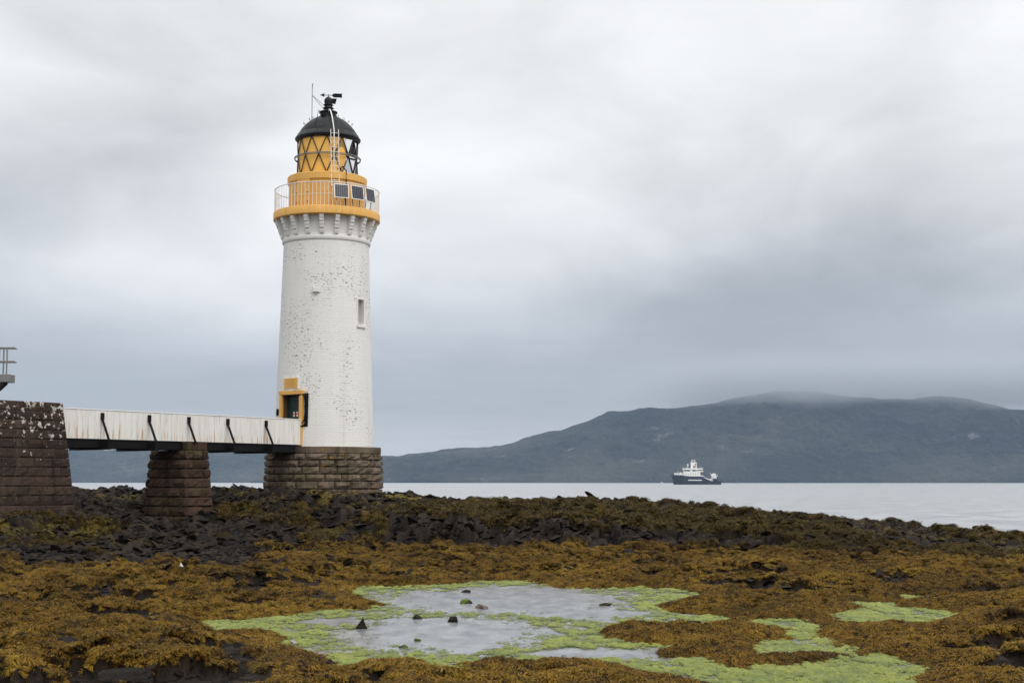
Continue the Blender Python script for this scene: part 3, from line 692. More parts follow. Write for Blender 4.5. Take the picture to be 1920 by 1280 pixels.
def weeds(n, mask, s0, s1):
    P, W_, O_, G_, sx, sy = pick_points(Wc ** 1.5 * (.03 + np.maximum(Mg[:-1, :-1] ** 1.4, .6 * (Sg[:-1, :-1] < .5))) * mask * view * ~blocked, n)
    s = rng.uniform(s0, s1, len(P)) * (.75 + .5 * rng.random(len(P)))
    P[:, 2] -= s * .12
    rot = np.stack([np.arctan(sy) * .7 + rng.normal(0, .18, len(P)), -np.arctan(sx) * .7 + rng.normal(0, .18, len(P)), rng.uniform(0, 6.28, len(P))], 1)
    tint = np.clip(O_ + rng.normal(0, .15, len(P)), 0, 1); tint = np.where((G_ > .35) & (rng.random(len(P)) < .5), 1.2 + .7 * rng.random(len(P)), tint)
    P[:, 2] -= .02
    return P, rot, np.stack([s, s, s * rng.uniform(.7, 1.3, len(P))], 1), tint
fg = (Yg[:-1, :-1] < 53)
A = weeds(210000, fg * (30. / np.maximum(Yg[:-1, :-1], 18)), .055, .105); B = weeds(42000, ~fg, .11, .21)
pts, rot, scl, tint = [np.concatenate([a, b]) for a, b in zip(A, B)]
scatter('seaweed', pts, rot, scl, tint, 7, weed_lib, 'golden brown bladder seaweed covering the rocks round the tide pool')

def rock_mesh(seed, sub=2, flat=.75, name='rock', facets=9):
    """an angular stone: a ball cut by random planes, then roughened"""
    import bmesh
    R = random.Random(seed); bm = bmesh.new(); bmesh.ops.create_icosphere(bm, subdivisions=sub, radius=1)
    pl = []
    for k in range(facets):
        d = Vector((R.gauss(0, 1), R.gauss(0, 1), R.gauss(.2, .8))).normalized(); pl.append((d, R.uniform(.34, .72)))
    for v in bm.verts:
        c = v.co.copy()
        for d, h in pl:
            e = c.dot(d) - h
            if e > 0: c -= d * e
        c *= 1 + R.uniform(-.045, .045); v.co = Vector((c.x, c.y, c.z * flat))
    m = bpy.data.meshes.new(name); bm.to_mesh(m); bm.free(); return m
def rubble_material():
    m, t, b = material('broken_rock', .85, 0, .05)
    p = pos(t); n = t.noise(p, 2, 5, .65); f = t.noise(p, 11, 5, .65); r = objrand(t)
    c = t.mix(t.math('POWER', t.math('ADD', t.math('MULTIPLY', n, .5), t.math('MULTIPLY', r, .55)), 1.7), (.003, .0025, .0022, 1), (.050, .039, .032, 1))
    c = t.mix(t.step(f, .5, .7, 0, .6), c, (.012, .011, .011, 1)); c = t.mix(t.step(t.noise(p, 25, 3), .66, .72, 0, .4), c, (.13, .12, .11, 1))
    tint = t.node('ShaderNodeAttribute', attribute_name='tint', attribute_type='INSTANCER').outputs['Fac']
    c = t.mix(t.math('MULTIPLY', tint, t.step(f, .45, .6)), c, (.20, .155, .03, 1))
    t.put(b.inputs['Base Color'], c); t.put(b.inputs['Normal'], t.bump(f, .8, .05)); return m
M['rubble'] = rubble_material()
rms = [rock_mesh(500 + k, 2, .8, 'rubble_stone') for k in range(8)]
for m in rms: m.materials.append(M['rubble'])
rock_lib = library('rubble_stone', rms)
Rc = Rg[:-1, :-1]
def rubble(n, wt, s0, s1, pw, zf, sink, tilt):
    P, W_, O_, G_, sx, sy = pick_points(wt * view * ~blocked * (Zg[:-1, :-1] > -.9), n)
    s = s0 + (s1 - s0) * rng.random(n) ** pw
    scl = np.stack([s * rng.uniform(.8, 1.6, n), s * rng.uniform(.7, 1.3, n), s * rng.uniform(zf * .6, zf * 1.4, n)], 1)
    P[:, 2] -= s * zf * sink
    rot = np.stack([np.arctan(sy) * .6 + rng.normal(0, tilt, n), -np.arctan(sx) * .6 + rng.normal(0, tilt, n), rng.uniform(0, 6.28, n)], 1)
    return P, rot, scl, np.clip(G_ * 1.3, 0, 1)
Yc, Xc, Zc = Yg[:-1, :-1], Xg[:-1, :-1], Zg[:-1, :-1]; R2c = np.clip(Rc, 0, 1) ** 2
up_ = sst(Zc, .7, 1.3) + sst(Xc, -9, -6)
sets = [rubble(14000, R2c * (.12 + up_) * (Yc > 44), .04, .26, 2.4, .62, .45, .20),           # blocks on the ridge
        rubble(11500, R2c * (1.1 - .8 * np.clip(up_, 0, 1)) * (Yc > 34), .06, .36, 2.0, .30, .35, .14),   # flat slabs on the left
        rubble(3000, R2c * (Yc <= 44), .04, .26, 2.0, .34, .35, .16)]
P, rot, scl, tint = [np.concatenate(q) for q in zip(*sets)]
scatter('shore_rubble', P, rot, scl, tint, 8, rock_lib, 'broken dark rock on the ridge below the lighthouse')

# ------------------------------------------------------------------ lighthouse
tc = np.array((.1308, -.9914)); sr = np.array((.9914, .1308))     # towards the viewer's side, and to its right
def dirv(phi):
    a = math.radians(phi); d = math.cos(a) * tc + math.sin(a) * sr; return np.array((d[0], d[1], 0.))
def side(phi):
    d = dirv(phi); return np.array((-d[1], d[0], 0.))      # to the right as seen from outside
def cyl(phi, r, z): return np.array((TX, TY, 0.)) + dirv(phi) * r + np.array((0, 0, z))
UPV = np.array((0, 0, 1.))
lh = tag(empty('lighthouse', (TX, TY, 2.3)), 'tall white lighthouse tower with ochre gallery and black dome', 'lighthouse')
def into(o):                                   # parts are modelled in world space and hung on the empty
    o.matrix_parent_inverse = Matrix.Translation((-TX, -TY, -2.3)); return o
def LP(mb, name, mat, parent=None, smooth=False, bevel=0):
    o = mb.build(name, mat, None, smooth, bevel)
    if parent is None: o.parent = lh; into(o)
    else: o.parent = parent
    return o
SHAFT = [(4.44, 2.39), (7.5, 2.295), (11.2, 2.17), (14.4, 2.075)]
def rad(z): return float(np.interp(z, [p[0] for p in SHAFT], [p[1] for p in SHAFT]))
DOOR, WIN = -43.5, 50.5
DH, DZ0, DZ1 = .575, 4.55, 6.89
WH, WZ0, WZ1 = .225, 10.3, 11.52
def shaft():
    dw = math.degrees(math.asin(DH / 2.33)); ww = math.degrees(math.asin(WH / 2.17))
    ph = sorted(set([round(-180 + 360 * k / 120, 3) for k in range(120)] + [DOOR - dw, DOOR + dw, WIN - ww, WIN + ww]))
    zs = sorted(set([4.44 + (14.4 - 4.44) * k / 44 for k in range(45)] + [DZ0, DZ1, WZ0, WZ1]))
    n = len(ph); v = [tuple(cyl(p, rad(z), z)) for z in zs for p in ph]; f = []; uv = []
    for i in range(len(zs) - 1):
        zc = (zs[i] + zs[i + 1]) / 2
        for k in range(n):
            k2 = (k + 1) % n; p0 = ph[k]; p1 = ph[k2] if k2 else ph[0] + 360; c = (p0 + p1) / 2
            if abs(c - DOOR) < dw and DZ0 < zc < DZ1: continue
            if abs(c - WIN) < ww and WZ0 < zc < WZ1: continue
            f.append((i * n + k, i * n + k2, (i + 1) * n + k2, (i + 1) * n + k))
            for q, z in ((p0, zs[i]), (p1, zs[i]), (p1, zs[i + 1]), (p0, zs[i + 1])): uv.append((7.5 + math.radians(q) * 2.2, z))
    m = bpy.data.meshes.new('shaft'); m.from_pydata(v, [], f); m.update()
    u = m.uv_layers.new(name='UVMap'); u.data.foreach_set('uv', np.array(uv, np.float32).ravel()); m.materials.append(M['brick'])
    m.polygons.foreach_set('use_smooth', [True] * len(m.polygons))
    o = link(bpy.data.objects.new('shaft', m)); o.parent = lh; return into(o)
shaft_o = shaft()
# plinth: a core with rough-faced stones in rings
def stone_patch(Pf, Nf, bulge, R, nu=5, nv=4, depth=.14, rough=.42, edge=.10):
    """one rough-faced stone: Pf(u,v) gives the face, Nf(u,v) its outward normal"""
    v = []; f = []
    for j in range(nv):
        for i in range(nu):
            u, q = i / (nu - 1), j / (nv - 1); uu = u; qq = q
            if 0 < i < nu - 1: uu = edge + (1 - 2 * edge) * (i - 1) / (nu - 3) if nu > 3 else .5
            if 0 < j < nv - 1: qq = .14 + .72 * (j - 1) / (nv - 3) if nv > 3 else .5
            b = 0 if (i in (0, nu - 1) or j in (0, nv - 1)) else bulge * (1.15 - 1.9 * (qq - .5) ** 2 + R.uniform(-rough, rough) * 1.7)
            v.append(Pf(uu, qq) + Nf(uu, qq) * b)
    for j in range(nv - 1):
        for i in range(nu - 1): f.append((j * nu + i, j * nu + i + 1, (j + 1) * nu + i + 1, (j + 1) * nu + i))
    ring = [i for i in range(nu)] + [j * nu + nu - 1 for j in range(1, nv)] + [(nv - 1) * nu + i for i in range(nu - 2, -1, -1)] + [j * nu for j in range(nv - 2, 0, -1)]
    k = len(v)
    for i in ring:
        u, q = (i % nu) / (nu - 1), (i // nu) / (nv - 1); v.append(Pf(u, q) - Nf(u, q) * depth)
    L = len(ring)
    for a in range(L): f.append((ring[a], k + a, k + (a + 1) % L, ring[(a + 1) % L]))
    return v, f
mb = MB(); mb.lathe([(2.45, 2.0), (2.72, 2.05), (2.60, 4.20), (2.68, 4.30), (2.3, 4.38)], TX, TY, 64); plinth = LP(mb, 'plinth', M['mortar'])
R = random.Random(4)
CZ = [2.22, 2.46, 2.82, 3.16, 3.50, 3.82, 4.13]
for c in range(len(CZ) - 1):
    nst = 20; off = R.uniform(0, 18); z0, z1 = CZ[c] + .010, CZ[c + 1] - .010
    cuts = [off + 360 * (k + R.uniform(-.22, .22)) / nst for k in range(nst)]; cuts.append(cuts[0] + 360)
    for k in range(nst):
        p0, p1 = cuts[k] + .22, cuts[k + 1] - .22
        rr = lambda z: 2.80 - .095 * (z - 2.2) / 2.0
        Pf = lambda u, q: cyl(p0 + (p1 - p0) * u, rr(z0 + (z1 - z0) * q), z0 + (z1 - z0) * q); Nf = lambda u, q: dirv(p0 + (p1 - p0) * u)
        v, f = stone_patch(Pf, Nf, .075 if c else .03, R, 6, 5)
        mb = MB(); mb.add(v, f); LP(mb, 'stone', M['stone_plinth'], plinth)
for k in range(14):
    p0, p1 = 8 + 360 * k / 14 + .12, 8 + 360 * (k + 1) / 14 - .12
    v, f = stone_patch(lambda u, q: cyl(p0 + (p1 - p0) * u, 2.745, 4.14 + .30 * q), lambda u, q: dirv(p0 + (p1 - p0) * u), .006, R, 6, 4, .4)
    mb = MB(); mb.add(v, f); LP(mb, 'capstone', M['stone_plinth'], plinth)
# door recess, surround, leaves
def at_phi(phi, r, z): return cyl(phi, r, z)
o3 = cyl(DOOR, 0, 0); dd, ds = dirv(DOOR), side(DOOR)
mb = MB()
for a, b in ((-DH - .02, -DH), (DH, DH + .02)): mb.frame_box(o3, ds, dd, UPV, a, b, 1.86, 2.195, DZ0 - .02, DZ1)
mb.frame_box(o3, ds, dd, UPV, -DH, DH, 1.86, 2.34, DZ1, DZ1 + .02); mb.frame_box(o3, ds, dd, UPV, -DH, DH, 1.86, 2.34, DZ0 - .04, DZ0 - .005)
rec = LP(mb, 'door_reveal', plain('brown_door_lining', (.13, .075, .035), .7, var=.5, scale=5))
for a, b in ((-DH - .15, -DH + .004), (DH - .004, DH + .19)):
    mb = MB(); mb.frame_box(o3, ds, dd, UPV, a, b, 2.20, 2.345, DZ0 - .06, DZ1 + .01); LP(mb, 'door_jamb', M['ochre'], None, False, .012)
mb = MB(); mb.frame_box(o3, ds, dd, UPV, -DH - .17, DH + .21, 2.12, 2.36, DZ1 + .012, DZ1 + .20); LP(mb, 'door_lintel', M['ochre'], None, False, .012)
for sgn in (-1, 1):
    mb = MB(); a, b = (-DH + .01, -.006) if sgn < 0 else (.006, DH - .01)
    mb.frame_box(o3, ds, dd, UPV, a, b, 1.90, 1.95, DZ0, DZ1 - .01)
    for k in range(3): mb.frame_box(o3, ds, dd, UPV, a + .07, b - .07, 1.945, 1.962, DZ0 + .12 + k * .76, DZ0 + .78 + k * .76)
    leaf = LP(mb, 'door_leaf', M['green_door'])
    mb = MB(); x = sgn * .10
    mb.frame_box(o3, ds, dd, UPV, x - .055, x + .055, 1.962, 1.968, 5.88, 6.10); nt = LP(mb, 'notice', M['white_metal'], leaf)
    mb = MB(); mb.frame_box(o3, ds, dd, UPV, x - .045, x + .045, 1.968, 1.972, 5.96, 6.03); LP(mb, 'notice_print', M['red'], leaf)
mb = MB(); mb.frame_box(o3, ds, dd, UPV, -.43, .43, 2.20, 2.335, 7.20, 7.68); pq = LP(mb, 'plaque', M['ochre'], None, False, .01)
mb = MB(); mb.frame_box(o3, ds, dd, UPV, -.50, .50, 2.16, 2.315, 7.15, 7.74); LP(mb, 'plaque_border', M['white'], None, False, .015)
mb = MB()
for k, wd in enumerate((.26, .18, .30, .22)): mb.frame_box(o3, ds, dd, UPV, -wd, wd, 2.334, 2.338, 7.58 - k * .09, 7.60 - k * .09)
LP(mb, 'inscription', plain('faded_letter_paint', (.44, .21, .035), .7), pq)
# cable duct beside the door, and the ochre strip below it
mb = MB(); path = [cyl(-31, 2.40, 6.88)] + [cyl(-28 + k * 2.0, 2.42, 6.88) for k in range(4)] + [cyl(-20.8, 2.42, 6.84)]
path += [cyl(-20.3, 2.42, 6.7 - k * .2) for k in range(6)] + [cyl(-21.5, 2.43, 5.50), cyl(-24, 2.43, 5.41), cyl(-28, 2.44, 5.38), cyl(-33, 2.46, 5.40)]
mb.tube(path, .045, 8); duct = LP(mb, 'cable_duct', M['darkmetal'], None, True)
mb = MB(); mb.tube([cyl(-22.6, 2.41, 6.80), cyl(-22.4, 2.41, 5.75), cyl(-24.5, 2.42, 5.56), cyl(-29, 2.44, 5.50)], .03, 8); LP(mb, 'cable', M['darkmetal'], None, True)
mb = MB()
for z in (6.75, 6.3, 5.8): mb.frame_box(cyl(-21, 0, 0), side(-21), dirv(-21), UPV, -.10, .10, 2.30, 2.44, z, z + .04)
mb.frame_box(cyl(-21, 0, 0), side(-21), dirv(-21), UPV, -.085, .085, 2.28, 2.385, 5.38, 6.95)
LP(mb, 'duct_backing', M['darkmetal'])
mb = MB(); mb.frame_box(cyl(-32, 0, 0), side(-32), dirv(-32), UPV, -.08, .08, 2.36, 2.52, 5.32, 5.48); LP(mb, 'junction_box', M['darkmetal'], None, False, .01)
mb = MB(); mb.frame_box(cyl(-27.6, 0, 0), side(-27.6), dirv(-27.6), UPV, -.055, .055, 2.3, 2.425, 4.46, 5.36); LP(mb, 'drain_strip', M['rust'], None, False, .01)
mb = MB(); c0 = cyl(-69.5, 2.36, 6.1); n_ = 18
for q in (0, .05): pass
mb.extrude([(.10 * math.cos(2 * math.pi * k / n_), .17 * math.sin(2 * math.pi * k / n_)) for k in range(n_)], c0, side(-69.5), UPV, dirv(-69.5), -.04, .05); LP(mb, 'oval_plate', M['darkmetal'])
mb = MB(); mb.frame_box(cyl(-12.3, 0, 0), side(-12.3), dirv(-12.3), UPV, -.14, .14, 2.05, 2.30, 11.74, 11.98); LP(mb, 'vent_box', M['white'], None, False, .015)
# window
o3 = cyl(WIN, 0, 0); dd, ds = dirv(WIN), side(WIN)
mb = MB()
for a, b in ((-WH - .02, -WH), (WH, WH + .02)): mb.frame_box(o3, ds, dd, UPV, a, b, 1.72, 2.165, WZ0, WZ1)
mb.frame_box(o3, ds, dd, UPV, -WH, WH, 1.72, 2.165, WZ1, WZ1 + .02); mb.frame_box(o3, ds, dd, UPV, -WH, WH, 1.72, 2.165, WZ0 - .02, WZ0)
win = LP(mb, 'window', M['white'])
mb = MB(); mb.frame_box(o3, ds, dd, UPV, -WH, WH, 1.76, 1.78, WZ0, WZ1); LP(mb, 'pane', M['ship_dark'], win)
mb = MB()
for a, b, c, d in ((-WH, -WH + .05, WZ0, WZ1), (WH - .05, WH, WZ0, WZ1), (-WH + .05, WH - .05, WZ0, WZ0 + .06), (-WH + .05, WH - .05, WZ1 - .06, WZ1), (-WH + .05, WH - .05, WZ0 + .36, WZ0 + .44)): mb.frame_box(o3, ds, dd, UPV, a, b, 1.77, 1.83, c, d)
LP(mb, 'window_frame', M['white_metal'], win)
mb = MB(); mb.frame_box(o3, ds, dd, UPV, -WH - .10, WH + .10, 2.0, 2.27, WZ0 - .16, WZ0 - .002); LP(mb, 'window_sill', M['white'], win, False, .02)
for a, b in ((-WH - .07, -WH - .001), (WH + .001, WH + .07)):
    mb = MB(); mb.frame_box(o3, ds, dd, UPV, a, b, 2.0, 2.19, WZ0, WZ1 + .06); LP(mb, 'window_trim', M['white'], win, False, .01)
# string course, flare, corbels, gallery
mb = MB(); mb.lathe([(2.07, 14.30), (2.13, 14.33), (2.165, 14.42), (2.15, 14.50), (2.12, 14.55), (2.11, 14.62), (2.12, 14.9), (2.14, 15.25), (2.20, 15.42), (2.20, 15.46)], TX, TY, 96)
auto_smooth(LP(mb, 'string_course', M['white']))
corbel_prof = [(2.05, 14.56), (2.20, 14.58), (2.245, 14.70), (2.25, 14.80), (2.30, 14.82), (2.325, 14.86), (2.32, 14.90), (2.375, 15.02), (2.38, 15.12), (2.425, 15.14), (2.445, 15.18), (2.44, 15.22), (2.50, 15.34), (2.51, 15.46), (2.05, 15.46)]
first = None
for k in range(20):
    phi = -6 + 18 * k
    if first is None:
        mb = MB(); mb.extrude(corbel_prof, (0, 0, 0), (1., 0, 0), UPV, (0, 1., 0), -.105, .105); first = LP(mb, 'corbel', M['white'], None, False, .008); o = first
    else: o = first.copy(); C.objects.link(o)
    d = dirv(phi); o.location = (TX, TY, 0); o.rotation_euler = (0, 0, math.atan2(d[1], d[0]))
mb = MB(); mb.lathe([(2.0, 15.455), (2.56, 15.455), (2.60, 15.49), (2.605, 15.82), (2.58, 15.86), (1.6, 15.88)], TX, TY, 96); auto_smooth(LP(mb, 'gallery_deck', M['ochre']))
mb = MB()
ring = [cyl(360 * k / 96, 2.55, 16.98) for k in range(96)]; mb.tube(ring, .022, 6, True); rail = LP(mb, 'gallery_rail', M['white_metal'], None, True)
mb = MB(); mb.tube([cyl(360 * k / 96, 2.55, 16.42) for k in range(96)], .008, 5, True); LP(mb, 'mid_rail', M['white_metal'], rail, True)
mb = MB(); mb.tube([(0, 0, 15.84), (0, 0, 16.98)], .0125, 6); bal = LP(mb, 'baluster', M['white_metal'], rail); bal.location = cyl(1.5, 2.55, 0)
for k in range(1, 84):
    o = bal.copy(); C.objects.link(o); o.location = cyl(1.5 + 360 * k / 84, 2.55, 0)
# drum below the lantern
mb = MB(); mb.lathe([(1.86, 15.87), (1.86, 17.22), (1.865, 17.26), (1.94, 17.30), (1.945, 17.60), (1.92, 17.63), (1.50, 17.655), (1.50, 17.70), (1.38, 17.70)], TX, TY, 80); auto_smooth(LP(mb, 'lantern_drum', M['ochre']))
mb = MB()
v = []; f = []
for i, z in enumerate((15.9, 17.42)):
    for k in range(9):
        for r in (1.80, 1.925): v.append(cyl(-49 + 23 * k / 8, r, z))
for k in range(8): 
    a = k * 2; f += [(a + 1, a + 3, 18 + a + 3, 18 + a + 1), (18 + a, 18 + a + 1, 18 + a + 3, 18 + a + 2), (a, a + 2, a + 3, a + 1)]
f += [(0, 1, 19, 18), (16, 34, 35, 17)]
mb.add(v, f); gd = LP(mb, 'gallery_door', M['ochre'])
for ph in (-49, -29):
    for z in (16.15, 16.6, 17.1):
        mb = MB(); mb.frame_box(cyl(ph, 0, 0), side(ph), dirv(ph), UPV, -.03, .03, 1.9, 1.945, z, z + .07); LP(mb, 'hinge', M['rust'], gd)
# lantern: screen, lattice, panes
ZB, ZM, ZT = 17.69, 18.60, 19.50; RL = 1.475
mb = MB(); v = []; f = []
for z in (17.66, 19.52):
    for k in range(61): v.append(cyl(-165 + 203 * k / 60, 1.425, z))
for k in range(60): f.append((k, k + 1, 61 + k + 1, 61 + k))
mb.add(v, f); scr = LP(mb, 'lantern_screen', plain('lantern_yellow_paint', (.84, .47, .105), .6, var=.05, scale=2))
sm = scr.modifiers.new('thick', 'SOLIDIFY'); sm.thickness = .03
lat = tag(LP((lambda q: (q.tube([cyl(360 * k / 72, RL, ZB) for k in range(72)], .028, 6, True), q.tube([cyl(360 * k / 72, RL, ZT) for k in range(72)], .03, 6, True), q)[2])(MB()), 'lantern_frame', M['astragal'], None, True))
top = [-2 + 30 * k for k in range(12)]; midn = [13 + 30 * k for k in range(12)]
for k in range(12):
    for (a, za, b, zb) in ((top[k], ZT, midn[k], ZM), (top[k], ZT, midn[k - 1], ZM), (top[k], ZB, midn[k], ZM), (top[k], ZB, midn[k - 1], ZM)):
        mb = MB(); mb.tube([cyl(a, RL, za), cyl((a + b) / 2 if abs(a - b) < 180 else (a + b + 360) / 2, RL * .9975, (za + zb) / 2), cyl(b, RL, zb)], .026, 5); LP(mb, 'astragal', M['astragal'], lat)
for k in range(12):
    a, m0, m1, a2 = top[k], midn[k - 1] - (360 if midn[k - 1] > midn[k] else 0), midn[k], top[k] + 30
    if 20 < ((m1 + 180) % 360) - 180 < 190 or ((m1 + 180) % 360) - 180 < -150:
        for tri in (((m0, ZM), (m1, ZM), (a, ZT)), ((m0, ZM), (m1, ZM), (a, ZB)), ((a, ZT), (a2, ZT), (m1, ZM)), ((a, ZB), (a2, ZB), (m1, ZM))):
            mb = MB(); mb.add([cyl(p, RL * .985, z) for p, z in tri], [(0, 1, 2)]); LP(mb, 'pane', M['glass'], lat)
mb = MB()
for r, z in ((1.62, 18.63), (1.60, 18.57)): mb.tube([cyl(360 * k / 72, r, z) for k in range(72)], .024, 6, True)
hr = LP(mb, 'lantern_handrail', M['galv'], None, True)
for k in range(12):
    mb = MB(); mb.tube([cyl(midn[k], 1.46, 18.60), cyl(midn[k], 1.62, 18.60)], .014, 5); LP(mb, 'bracket', M['galvdark'], hr)
# lamp inside, plain pedestal optic
mb = MB(); mb.lathe([(.20, 17.7), (.20, 18.0), (.10, 18.05), (.10, 18.3), (.02, 18.32)], TX + .1, TY, 16); LP(mb, 'lamp_pedestal', M['galv'], None, True)
# dome
mb = MB(); mb.lathe([(1.44, 19.46), (1.50, 19.46), (1.60, 19.55), (1.615, 19.60), (1.47, 19.84), (1.425, 19.86), (1.40, 19.93), (1.33, 20.05), (1.16, 20.26), (.90, 20.50), (.62, 20.67), (.41, 20.77), (.40, 20.88)], TX, TY, 72)
mb.lathe([(1.41, 19.46), (1.38, 19.9), (1.1, 20.26), (.6, 20.62), (.02, 20.72)], TX, TY, 48)
dome = auto_smooth(LP(mb, 'dome', M['black']))
mb = MB(); mb.lathe([(.40, 20.86), (.40, 20.92), (.45, 20.95), (.455, 21.0), (.40, 21.03), (.24, 21.05), (.21, 21.10), (.21, 21.17), (.275, 21.18), (.275, 21.205), (.21, 21.22), (.19, 21.33), (.245, 21.345), (.245, 21.37), (.19, 21.39), (.195, 21.48), (.215, 21.55), (.20, 21.63), (.15, 21.71), (.07, 21.77), (.02, 21.80), (.012, 21.92)], TX, TY, 32)
auto_smooth(LP(mb, 'ventilator_finial', M['black']), 50)
vs = np.array((sr[0], sr[1], 0.)); vf = np.array((tc[0], tc[1], 0.)); oT = np.array((TX, TY, 0.))
mb = MB(); mb.tube([oT + vs * -.30 + UPV * 21.86, oT + vs * .2 + UPV * 21.86], .014, 6)
mb.extrude([(-.42, 21.86), (-.20, 21.955), (-.20, 21.765)], oT, vs, UPV, vf, -.012, .012)
mb.extrude([(.15, 21.86), (.26, 21.96), (.68, 21.96), (.655, 21.86), (.68, 21.76), (.26, 21.76)], oT, vs, UPV, vf, -.012, .012)
LP(mb, 'wind_vane', M['darkmetal'])
mb = MB(); mb.extrude([(.17, 21.70), (.41, 21.70), (.35, 21.43), (.17, 21.44)], oT, vs, UPV, vf, -.02, .02); LP(mb, 'cowl_vane', M['darkmetal'])
mb = MB(); rx = oT + vs * -.80
mb.tube([rx + UPV * 20.50, rx + UPV * 22.25], .020, 6); mb.extrude([(-.01, 22.2), (.012, 22.2), (.05, 22.46), (-.03, 22.38)], rx, vs, UPV, vf, -.012, .012)
rod = LP(mb, 'lightning_rod', M['galv'])
for zz, ds_ in ((21.36, -.24), (21.20, -.27)):
    mb = MB(); mb.tube([rx + UPV * 21.83, oT + vs * ds_ + UPV * zz], .010, 5); LP(mb, 'stay', M['darkmetal'], rod)
for ph, r, z in ((-78, 1.17, 20.28), (-50, .95, 20.50), (-84, .88, 20.54), (30, .88, 20.55), (45, 1.02, 20.44), (75, 1.0, 20.44), (72, 1.20, 20.27), (8, .55, 20.73), (5, .90, 20.52), (18, 1.02, 20.42), (8, 1.13, 20.32), (130, 1.0, 20.45), (170, 1.0, 20.45), (215, 1.0, 20.45)):
    mb = MB(); a = cyl(ph - 3, r, z); b = cyl(ph + 3, r, z); e = dirv(ph) * .06 + UPV * .09
    mb.tube([a, a + e, b + e, b], .011, 5); LP(mb, 'handhold', M['darkmetal'], dome)
mb = MB(); A0 = cyl(-25, .62, 20.70); A1 = cyl(-35, .80, 20.93); A2 = cyl(-28, 1.36, 20.02); mb.tube([A0, A1, A2], .014, 5); mb.tube([cyl(-32, .70, 20.66), cyl(-55, 1.36, 19.98)], .012, 5)
mb.frame_box(cyl(-20, .70, 20.68), side(-20), dirv(-20), UPV, -.09, .09, -.07, .08, -.06, .10); LP(mb, 'floodlight', M['darkmetal'], dome)
# ladder and the white curved pipe over the dome
LA = 11.0
o3 = cyl(LA, 0, 0); dd, ds = dirv(LA), side(LA)
def lad(x, q): return o3 + ds * x + dd * (1.99 - .34 * q) + UPV * (16.9 + 2.85 * q)
mb = MB()
for x in (-.19, .19): mb.tube([lad(x, 0), lad(x, 1)], .018, 6)
ladder = LP(mb, 'ladder', M['white_metal'])
for k in range(12):
    mb = MB(); q = .02 + k * .083; mb.tube([lad(-.19, q), lad(.19, q)], .013, 5); LP(mb, 'rung', M['white_metal'], ladder)
mb = MB(); cp = lambda phi, r, z: cyl(phi, r, z)
mb.tube([cp(10, 1.90, 17.0), cp(10, 1.72, 18.5), cp(10, 1.66, 19.7), cp(9, 1.52, 20.1), cp(8.5, 1.28, 20.45), cp(8, .98, 20.74), cp(7, .70, 20.95), cp(5, .52, 21.02), cp(3, .46, 20.93)], .03, 8); LP(mb, 'curved_pipe', M['white_metal'], None, True)
mb = MB(); mb.tube([cp(24, 1.52, 17.85), cp(25, 1.72, 17.95), cp(27, 1.97, 17.7), cp(27, 1.98, 17.2), cp(27, 1.9, 16.0)], .03, 6); mb.tube([cp(18, 1.5, 17.86), cp(24, 1.52, 17.86)], .02, 5); LP(mb, 'power_cable', M['darkmetal'], None, True)
# solar panels on the rail
for ph in (14.6, 32.6, 50.8):
    c0 = cyl(ph, 2.66, 16.54); dn = dirv(ph); tilt = .16; up = UPV * math.cos(tilt) - dn * math.sin(tilt); nn = dn * math.cos(tilt) + UPV * math.sin(tilt); sd_ = side(ph)
    mb = MB(); mb.frame_box(c0, sd_, nn, up, -.36, .36, -.03, .012, -.35, .35); sp = LP(mb, 'solar_panel', M['white_metal'], None, False, .006)
    m = bpy.data.meshes.new('solar_cells'); q = [c0 + sd_ * x + up * y + nn * .016 for x, y in ((-.32, -.31), (.32, -.31), (.32, .31), (-.32, .31))]
    m.from_pydata([tuple(p) for p in q], [], [(0, 1, 2, 3)]); m.update(); u = m.uv_layers.new(name='UVMap'); u.data.foreach_set('uv', [0, 0, 6, 0, 6, 9, 0, 9]); m.materials.append(M['solar'])
    o = link(bpy.data.objects.new('solar_cells', m), sp)
    for x in (-.2, .2):
        mb = MB(); mb.tube([c0 + sd_ * x + nn * -.03 + up * .1, cyl(ph, 2.50, 15.86) + sd_ * x], .018, 5); LP(mb, 'panel_support', M['darkmetal'], sp)

